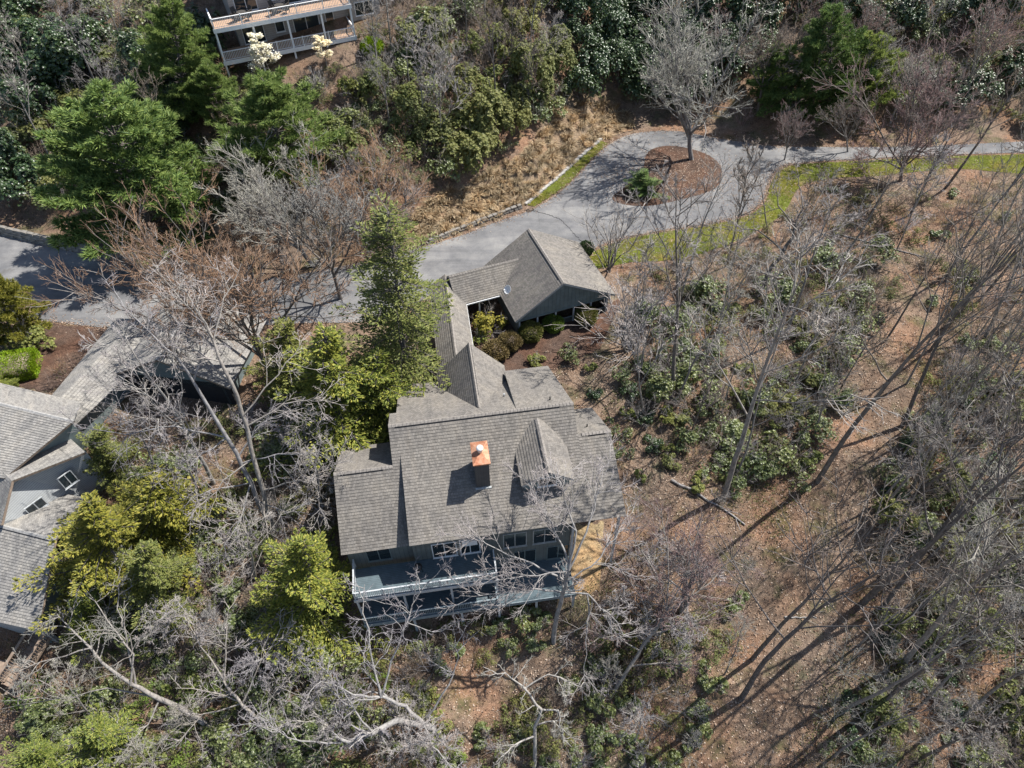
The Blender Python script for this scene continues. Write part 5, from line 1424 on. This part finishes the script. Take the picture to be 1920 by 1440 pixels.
# ------------------------------------------------------------------ the woods
TRACK = [(1640, 540), (1790, 540), (1760, 640), (1700, 760), (1660, 900), (1620, 1080), (1560, 1240), (1480, 1440), (1290, 1440), (1340, 1300), (1420, 1150), (1480, 980), (1560, 800)]
HOUSES = [[(610, 640), (760, 690), (830, 500), (1170, 540), (1190, 640), (1130, 780), (1180, 980), (1080, 1120), (930, 1200), (640, 1180)], [(-20, 690), (130, 730), (230, 590), (480, 590), (450, 760), (180, 860), (160, 930), (110, 1190), (-20, 1200)],
          [(360, -20), (720, -20), (720, 110), (680, 120), (500, 150), (400, 150)]]
CLEAR = [(880, 1240), (1010, 1190), (1070, 1230), (1000, 1290), (880, 1360), (800, 1370)]
DRIVE = [(-20, 420), (250, 480), (480, 505), (700, 470), (930, 400), (1060, 330), (1130, 180), (1200, 235), (1440, 262), (1920, 250), (1920, 340), (1520, 350), (1440, 440), (1250, 500), (1100, 500), (860, 560), (700, 610), (60, 615), (-20, 600)]
av = [TRACK, CLEAR, DRIVE] + HOUSES
def forest(poly, n, dmin, keys, H0, hr, bt_, label, group, seed, name='bare_tree'):
    for k, (x, y) in enumerate(scatter(poly, n, dmin, av, seed=seed)):
        key = keys[k % len(keys)]; b = G(x, y); h = R_.uniform(*hr)
        s = h / H0[k % len(keys)]; bb, tt = bt_[k % len(bt_)]
        plant(key, name, b, label, 'tree', group, (s * R_.uniform(.9, 1.15),) * 2 + (s,), R_.uniform(0, 6.28), ((1, 0, 0), R_.uniform(-.08, .08)), mats(bb, tt))
GB = [('grey', 'grey'), ('dark', 'brown'), ('grey', 'lichen'), ('grey', 'violet')]
RIGHT = [(1200, 500), (1920, 340), (1960, 1440), (1060, 1440), (1200, 1150), (1200, 780)]
forest([(1180, 520), (1920, 350), (1960, 900), (1720, 1000), (1560, 900), (1300, 900), (1200, 780)], 32, 64, ['pole0', 'tall1', 'tall3', 'sapling0', 'pole2', 'sapling1'], [19, 17, 16, 9, 20, 9], (9, 17), GB, 'bare grey tree in the woods between lawn and leaf track', 'bare trees between lawn and track', 1)
forest([(1640, 800), (1980, 700), (1980, 1480), (1560, 1480)], 18, 74, ['pole1', 'tall3', 'pole0', 'tall0'], [18, 16, 19, 19], (9, 16), [('grey', 'grey'), ('grey', 'lichen'), ('dark', 'brown')], 'bare twiggy tree in the laurel thicket across the track', 'bare trees in the thicket across the track', 2)
forest([(1120, 1160), (1420, 1080), (1300, 1470), (1040, 1470)], 7, 90, ['sapling1', 'sapling0', 'tall3', 'gnarl0'], [9, 9, 16, 9.5], (5, 10), [('grey', 'lichen'), ('pale', 'violet')], 'bare pale tree in brush between the straw yard and track', 'bare trees below the straw yard', 3)
forest([(240, 1180), (640, 1200), (800, 1400), (900, 1470), (150, 1470)], 8, 95, ['gnarl0', 'sapling1', 'gnarl1', 'tall3'], [9.5, 9, 9.5, 16], (5, 9), [('pale', 'violet'), ('grey', 'lichen')], 'bare pale tree on the slope below the two houses', 'bare trees on the slope below the houses', 4)
forest([(-20, 120), (420, 160), (330, 330), (-20, 330)], 9, 60, ['tall0', 'tall1', 'tall3'], [19, 17, 16], (9, 14), GB, 'bare grey tree on the hill beyond the white pines', 'bare trees on the hill beyond the pines', 5)
forest([(700, 60), (1060, 40), (1040, 190), (860, 300), (720, 300)], 15, 46, ['tall1', 'tall3', 'sapling0', 'tall0'], [17, 16, 9, 19], (9, 14), [('dark', 'brown'), ('grey', 'grey'), ('grey', 'violet')], 'slim bare tree on the bank beside the hill house', 'bare trees on the bank by the hill house', 6)
forest([(1180, 60), (1960, 60), (1960, 240), (1180, 240)], 18, 58, ['tall1', 'tall0', 'spread2', 'tall3'], [17, 19, 10, 16], (8, 14), [('grey', 'grey'), ('dark', 'brown'), ('grey', 'red')], 'bare tree on the rise across the drive', 'bare trees across the drive', 7)
forest([(640, 330), (830, 330), (820, 440), (640, 470)], 5, 50, ['spread2', 'spread1'], [10, 11], (5, 7), [('grey', 'rust'), ('grey', 'violet')], 'small rust twigged tree on the bank above the road', 'rust twigged trees above the road', 8)

def bushes(poly, n, dmin, keys, sr_, label, group, seed, name, mt=None, cat='shrub', avoid=None):
    for k, (x, y) in enumerate(scatter(poly, n, dmin, av if avoid is None else avoid, seed=seed)):
        b = G(x, y); s = R_.uniform(*sr_)
        plant(keys[k % len(keys)], name, b, label, cat, group, (s, s * R_.uniform(.85, 1.15), s * R_.uniform(.8, 1.2)), R_.uniform(0, 6.28), None, mt(k) if mt else None)
rh = ['rhodo0', 'rhodo1', 'rhodo2', 'rhodo3']
bushes([(1210, 560), (1660, 480), (1700, 640), (1560, 800), (1480, 960), (1220, 900)], 62, 28, rh, (.7, 1.25), 'green rhododendron in the woods between lawn and leaf track', 'rhododendrons between lawn and track', 11, 'rhododendron', lambda k: {'foliage': LEAF[['rhodo', 'olive', 'rhodo', 'hemlock'][k % 4]]})
bushes([(1660, 760), (1960, 640), (1960, 1470), (1520, 1470), (1640, 1100)], 70, 34, rh, (.7, 1.2), 'dark rhododendron in the thicket across the track', 'rhododendrons across the track', 12, 'rhododendron', lambda k: {'foliage': LEAF[['rhodo', 'laurel', 'olive', 'rhodo'][k % 4]]})
bushes([(1060, 1170), (1400, 1120), (1330, 1470), (860, 1470), (900, 1380), (1060, 1280)], 50, 30, ['rhodo1', 'olive0', 'rhodo3', 'olive1'], (.7, 1.2), 'olive green shrub in brush below the straw yard', 'shrubs below the straw yard', 13, 'brush_shrub')
bushes([(230, 1130), (640, 1170), (860, 1220), (800, 1360), (900, 1470), (100, 1470)], 66, 32, ['rhodo1', 'rhodo0', 'rhodo3', 'olive0'], (.7, 1.15), 'green rhododendron on the slope below the two houses', 'rhododendrons below the houses', 14, 'rhododendron')
bushes([(60, 1200), (600, 1200), (820, 1300), (900, 1470), (60, 1470)], 30, 40, ['rhodo0', 'olive0', 'rhodo2'], (.8, 1.2), 'bright green shrub among the crooked trees below the houses', 'bright green shrubs below the houses', 38, 'green_shrub', lambda k: {'foliage': LEAF[['hemlock', 'box_green', 'rhodo'][k % 3]]})
bushes([(-20, 60), (430, 120), (330, 370), (-20, 400)], 64, 26, ['rhodo2', 'rhodo0', 'laurel1'], (1.0, 1.6), 'evergreen shrub on the hill beyond the white pines', 'evergreen shrubs beyond the pines', 15, 'hill_shrub', lambda k: {'foliage': LEAF[['rhodo', 'olive', 'laurel'][k % 3]]})
bushes([(690, 110), (1050, 60), (1050, 200), (980, 280), (830, 350), (600, 330)], 66, 24, ['rhodo2', 'rhodo0', 'laurel1', 'olive0'], (.9, 1.5), 'olive leaved shrub on the bank beside the hill house', 'shrubs on the bank by the hill house', 16, 'bank_shrub', lambda k: {'foliage': LEAF[['hemlock', 'rhodo', 'olive', 'rhodo'][k % 4]]})
bushes([(1060, 10), (1440, 10), (1440, 110), (1300, 205), (1090, 200)], 44, 27, ['laurel0', 'laurel1'], (.9, 1.35), 'tall dark laurel massed behind the end of the drive', 'dark laurels behind the drive end', 17, 'laurel', avoid=[])
bushes([(1560, 20), (1960, 20), (1960, 240), (1560, 210)], 52, 28, ['rhodo2', 'laurel1', 'rhodo0', 'olive0'], (.8, 1.3), 'mixed evergreen shrub on the rise across the drive', 'evergreen shrubs across the drive', 18, 'evergreen_shrub', lambda k: {'foliage': LEAF[['rhodo', 'laurel', 'olive', 'olive'][k % 4]]})
bushes([(250, 840), (640, 760), (650, 1000), (470, 1180), (250, 1130)], 34, 30, ['rhodo1', 'rhodo0', 'olive0'], (.8, 1.2), 'green shrub under the leaning trees between the houses', 'shrubs between the two houses', 19, 'rhododendron', avoid=[])
bushes([(1080, 690), (1220, 660), (1240, 900), (1180, 920), (1130, 790)], 13, 30, ['rhodo1', 'rhodo3', 'rhodo0'], (.6, 1.0), 'green shrub on mossy ground beside the house side', 'shrubs beside the house side', 20, 'rhododendron', lambda k: {'foliage': LEAF[['laurel', 'hemlock', 'rhodo'][k % 3]]}, avoid=[])
bushes([(400, 150), (690, 110), (720, 330), (640, 420), (420, 400), (380, 300)], 34, 28, ['olive0', 'rhodo1', 'brush2', 'olive1'], (1.0, 1.7), 'brownish shrub on the bank between pines and hill house', 'brownish shrubs below the hill house', 28, 'bank_brush', avoid=[HOUSES[2]])
bushes([(-20, -30), (370, -30), (380, 130), (-20, 150)], 30, 30, ['rhodo2', 'olive0', 'brush2', 'laurel1'], (1.0, 1.6), 'shrub on the upper hill behind the pines', 'shrubs on the upper hill', 29, 'upper_shrub', avoid=[])
bushes([(1380, 350), (1920, 335), (1960, 560), (1500, 640), (1300, 560)], 34, 34, ['olive1', 'brush1', 'rhodo3', 'olive0'], (.8, 1.3), 'brown leaved brush on the slope below the lawn', 'brown brush below the lawn', 30, 'brown_brush', avoid=[DRIVE])
bushes([(700, -30), (1060, -30), (1050, 60), (700, 90)], 30, 26, ['olive0', 'rhodo2', 'brush2', 'brush0'], (1.0, 1.7), 'shrub high on the bank beyond the slim trees', 'shrubs high on the bank', 32, 'high_shrub', avoid=[])
bushes([(820, 1160), (1000, 1140), (1060, 1190), (960, 1230), (830, 1260)], 9, 34, ['rhodo1', 'rhodo3', 'olive1'], (.7, 1.1), 'green shrub at the foot of the deck posts', 'shrubs at the deck foot', 33, 'deck_shrub', avoid=[])
bushes([(1480, -30), (1960, -30), (1960, 60), (1480, 60)], 26, 34, ['rhodo2', 'brush2', 'laurel1', 'olive0'], (1.0, 1.6), 'shrub on the crest across the drive', 'shrubs on the crest across the drive', 34, 'crest_shrub', avoid=[])
bushes([(1720, 560), (1960, 480), (1960, 1470), (1640, 1470), (1690, 1000)], 52, 34, ['olive0', 'rhodo1', 'olive1', 'brush1'], (.9, 1.4), 'olive brush in the dense strip beyond the leaf track', 'olive brush beyond the track', 35, 'thicket_shrub', avoid=[TRACK])
forest([(1690, 560), (1960, 420), (1980, 1440), (1600, 1440), (1690, 1000)], 22, 56, ['pole1', 'pole0', 'pole2'], [18, 19, 20], (14, 20), [('dark', 'brown'), ('grey', 'grey')], 'thin straight trunked tree in the strip beyond the track', 'thin trunked trees beyond the track', 36)
bushes([(1200, 480), (1560, 400), (1640, 520), (1520, 800), (1230, 760)], 36, 30, ['olive0', 'olive1', 'brush0', 'olive0'], (.7, 1.2), 'low olive brown brush between garage and crooked oak', 'olive brown brush by the crooked oak', 37, 'low_brush')
bk_ = ['brush0', 'brush1', 'brush2']
tb = lambda *a: (lambda k: {'twigs': TWIG[a[k % len(a)]], 'stems': TWIG[a[k % len(a)]]})
bushes([(1180, 500), (1920, 340), (1960, 1100), (1700, 1100), (1200, 900)], 70, 28, bk_, (.8, 1.6), 'leafless brown brush on the wooded slope beyond the garage', 'leafless brush beyond the garage', 21, 'leafless_brush', tb('brown', 'grey', 'violet', 'brown'))
bushes([(1640, 900), (1960, 800), (1960, 1470), (1500, 1470)], 45, 28, bk_, (.9, 1.7), 'leafless grey brush in the thicket across the track', 'leafless brush across the track', 22, 'leafless_brush', tb('grey', 'brown', 'lichen'))
bushes([(200, 1120), (1300, 1100), (1300, 1470), (100, 1470)], 60, 28, bk_, (.8, 1.5), 'leafless brush on the slope below the decks', 'leafless brush below the decks', 23, 'leafless_brush', tb('violet', 'brown', 'grey'))
bushes([(-20, 20), (700, 150), (1060, 20), (1000, 260), (700, 400), (-20, 400)], 50, 28, bk_, (.9, 1.8), 'leafless brush on the hillside above the road', 'leafless brush above the road', 24, 'leafless_brush', tb('brown', 'grey', 'rust'))
bushes([(1180, 20), (1960, 20), (1960, 250), (1400, 250)], 32, 34, bk_, (1, 1.8), 'leafless brush on the rise across the drive', 'leafless brush across the drive', 25, 'leafless_brush', tb('grey', 'brown', 'red'))
bushes([(250, 800), (640, 760), (640, 1100), (300, 1150)], 20, 32, bk_, (.9, 1.5), 'leafless violet brush between the two houses', 'leafless brush between the houses', 26, 'leafless_brush', tb('violet', 'grey'), avoid=[])
bushes([(420, 450), (780, 380), (780, 480), (640, 560), (420, 560)], 14, 28, bk_, (.9, 1.5), 'leafless rust brush at the road edge under the pines', 'leafless brush at the road edge', 27, 'leafless_brush', tb('rust', 'violet'), avoid=[])

# ------------------------------------------------------------------ loose cover on the ground
def cover(name, n, boxes, lab, cat, mat, length, width, seed, flat=True, up=0.0, pix=None):
    rng = np.random.default_rng(seed)
    pts = []
    for (x0, x1, y0, y1), share in boxes:
        m_ = int(n * share); q = np.stack([rng.uniform(x0, x1, m_), rng.uniform(y0, y1, m_)], 1); pts.append(q)
    q = np.concatenate(pts)
    z = T(q[:, 0], q[:, 1]) + .03
    d = rng.normal(0, 1, (len(q), 3)); d[:, 2] = d[:, 2] * .25 + up
    me = leaves_mesh(name, np.concatenate([q, z[:, None]], 1), d, length, width, rng, .15, None if up else np.array([[0, 0, 1.]]).repeat(len(q), 0) + rng.normal(0, .45, (len(q), 3)))
    o = obj(name, me, mat); tag(o, lab, cat, kind='stuff'); return o
cover('leaf_litter', 120000, [((-45, 45, 2, 50), .62), ((12, 75, 48, 82), .2), ((-75, 60, 74, 110), .18)], 'brown fallen leaves strewn over the forest floor', 'leaves', LEAF['litter'], .17, .12, 31)
def sheet_grass(name, pix, n, lab, mat, L, seed, z=None):
    pw_ = [tuple(P(a, b, ROAD_Z)[:2]) for a, b in pix]
    rng = np.random.default_rng(seed); xs, ys = [p[0] for p in pw_], [p[1] for p in pw_]
    q = []
    while len(q) < n:
        x, y = rng.uniform(min(xs), max(xs)), rng.uniform(min(ys), max(ys))
        if inside(pw_, x, y): q.append((x, y))
    q = np.array(q); zz = np.maximum(T(q[:, 0], q[:, 1]), .55) + .03
    d = rng.normal(0, .5, (n, 3)); d[:, 2] = 1
    o = obj(name, leaves_mesh(name, np.concatenate([q, zz[:, None]], 1), d, L, .035, rng), mat); tag(o, lab, 'grass', kind='stuff')
sheet_grass('lawn_grass', lawn_px, 26000, 'short green and yellow lawn grass along the drive', LEAF['grass'], .13, 41)
sheet_grass('verge_grass', [(1003, 388), (1060, 350), (1110, 298), (1140, 270), (1124, 264), (1085, 297), (1042, 338), (985, 384)], 5000, 'green verge grass beside the low stone edging', LEAF['grass'], .14, 42)

def inside_v(poly, q):
    c = np.zeros(len(q), bool)
    for (x0, y0), (x1, y1) in zip(poly, poly[1:] + poly[:1]):
        if y0 == y1: continue
        c ^= ((y0 > q[:, 1]) != (y1 > q[:, 1])) & (q[:, 0] < (x1 - x0) * (q[:, 1] - y0) / (y1 - y0) + x0)
    return c
def proj_v(p):
    q = p - np.array([0, 0, CAM_Z]); dep = q @ Fv; u_, v_ = q @ Rv / dep, q @ Dv / dep
    return np.stack([960 + F_PX * (cr * u_ + sr * v_), 720 + F_PX * (-sr * u_ + cr * v_)], 1)
def wild_points(n, boxes, avoid, seed):
    rng = np.random.default_rng(seed)
    q = np.concatenate([np.stack([rng.uniform(x0, x1, int(n * s)), rng.uniform(y0, y1, int(n * s))], 1) for (x0, x1, y0, y1), s in boxes])
    p = np.concatenate([q, T(q[:, 0], q[:, 1])[:, None]], 1); px = proj_v(p)
    ok = (px[:, 0] > -60) & (px[:, 0] < 1980) & (px[:, 1] > -60) & (px[:, 1] < 1500)
    for a in avoid: ok &= ~inside_v(a, px)
    return p[ok], rng
BANK = bank_lo + bank_hi[::-1]
WILD = [((-45, 45, 4, 48), .5), ((12, 80, 44, 82), .2), ((-85, 80, 70, 112), .3)]
pts_, rng = wild_points(15000, WILD, [TRACK, CLEAR, DRIVE, BANK] + HOUSES, 51)
ch_ = []
for p in pts_:
    for s in range(3):
        d = np.array([rng.normal(0, .6), rng.normal(0, .6), 1.0]); d /= np.linalg.norm(d); L = rng.uniform(.4, 1.3)
        m1 = p + d * L * .5; d2 = d + rng.normal(0, .4, 3)
        ch_.append((np.array([p, m1, m1 + d2 / np.linalg.norm(d2) * L * .5]), np.array([.016, .012, .006])))
tag(obj('undergrowth_twigs', tubes_mesh('undergrowth_twigs', ch_, 3), TWIG['brown']), 'thin leafless undergrowth stems covering the forest floor', 'undergrowth', kind='stuff')
pts_, rng = wild_points(40000, WILD, [TRACK, CLEAR, DRIVE, BANK] + HOUSES, 52)
keep = np.sin(pts_[:, 0] * .33 + 1.1 * np.sin(pts_[:, 1] * .21)) + np.sin(pts_[:, 1] * .29 + .5 * pts_[:, 0] * .3) + rng.normal(0, .5, len(pts_)) > .1
pts_ = pts_[keep]
q_ = np.repeat(pts_, 7, 0) + rng.normal(0, .16, (len(pts_) * 7, 3)) * [1, 1, .6] + [0, 0, .22]
tag(obj('undergrowth_leaves', leaves_mesh('undergrowth_leaves', q_, rng.normal(0, 1, q_.shape) + [0, 0, .4], .16, .08, rng), LEAF['olive']), 'low green and olive ground cover between the trees', 'ground cover', kind='stuff')

# leaves blown along the drive edges and over the planting island
rng = np.random.default_rng(61)
out_ = np.array([P(a, b, ROAD_Z)[:2] for a, b in rounded(road_px)])
i_ = rng.integers(0, len(out_), 9000); t_ = rng.uniform(0, 1, (9000, 1))
q_ = out_[i_] * (1 - t_) + out_[(i_ + 1) % len(out_)] * t_ + rng.normal(0, .45, (9000, 2)) * rng.uniform(.1, 1.6, (9000, 1))
isl = P(1260, 328, ROAD_Z)[:2] + rng.normal(0, 1, (3500, 2)) * [4.6, 3.0]
q_ = np.concatenate([q_, isl]); z_ = np.maximum(T(q_[:, 0], q_[:, 1]), ROAD_Z + .025) + .02
d_ = rng.normal(0, 1, (len(q_), 3)) * [1, 1, .2]
tag(obj('drifted_leaves', leaves_mesh('drifted_leaves', np.concatenate([q_, z_[:, None]], 1), d_, .15, .11, rng, .15, np.tile([0, 0, 1.], (len(q_), 1)) + rng.normal(0, .3, (len(q_), 3))), LEAF['litter']), 'dry leaves drifted along the drive edges and island', 'leaves', kind='stuff')
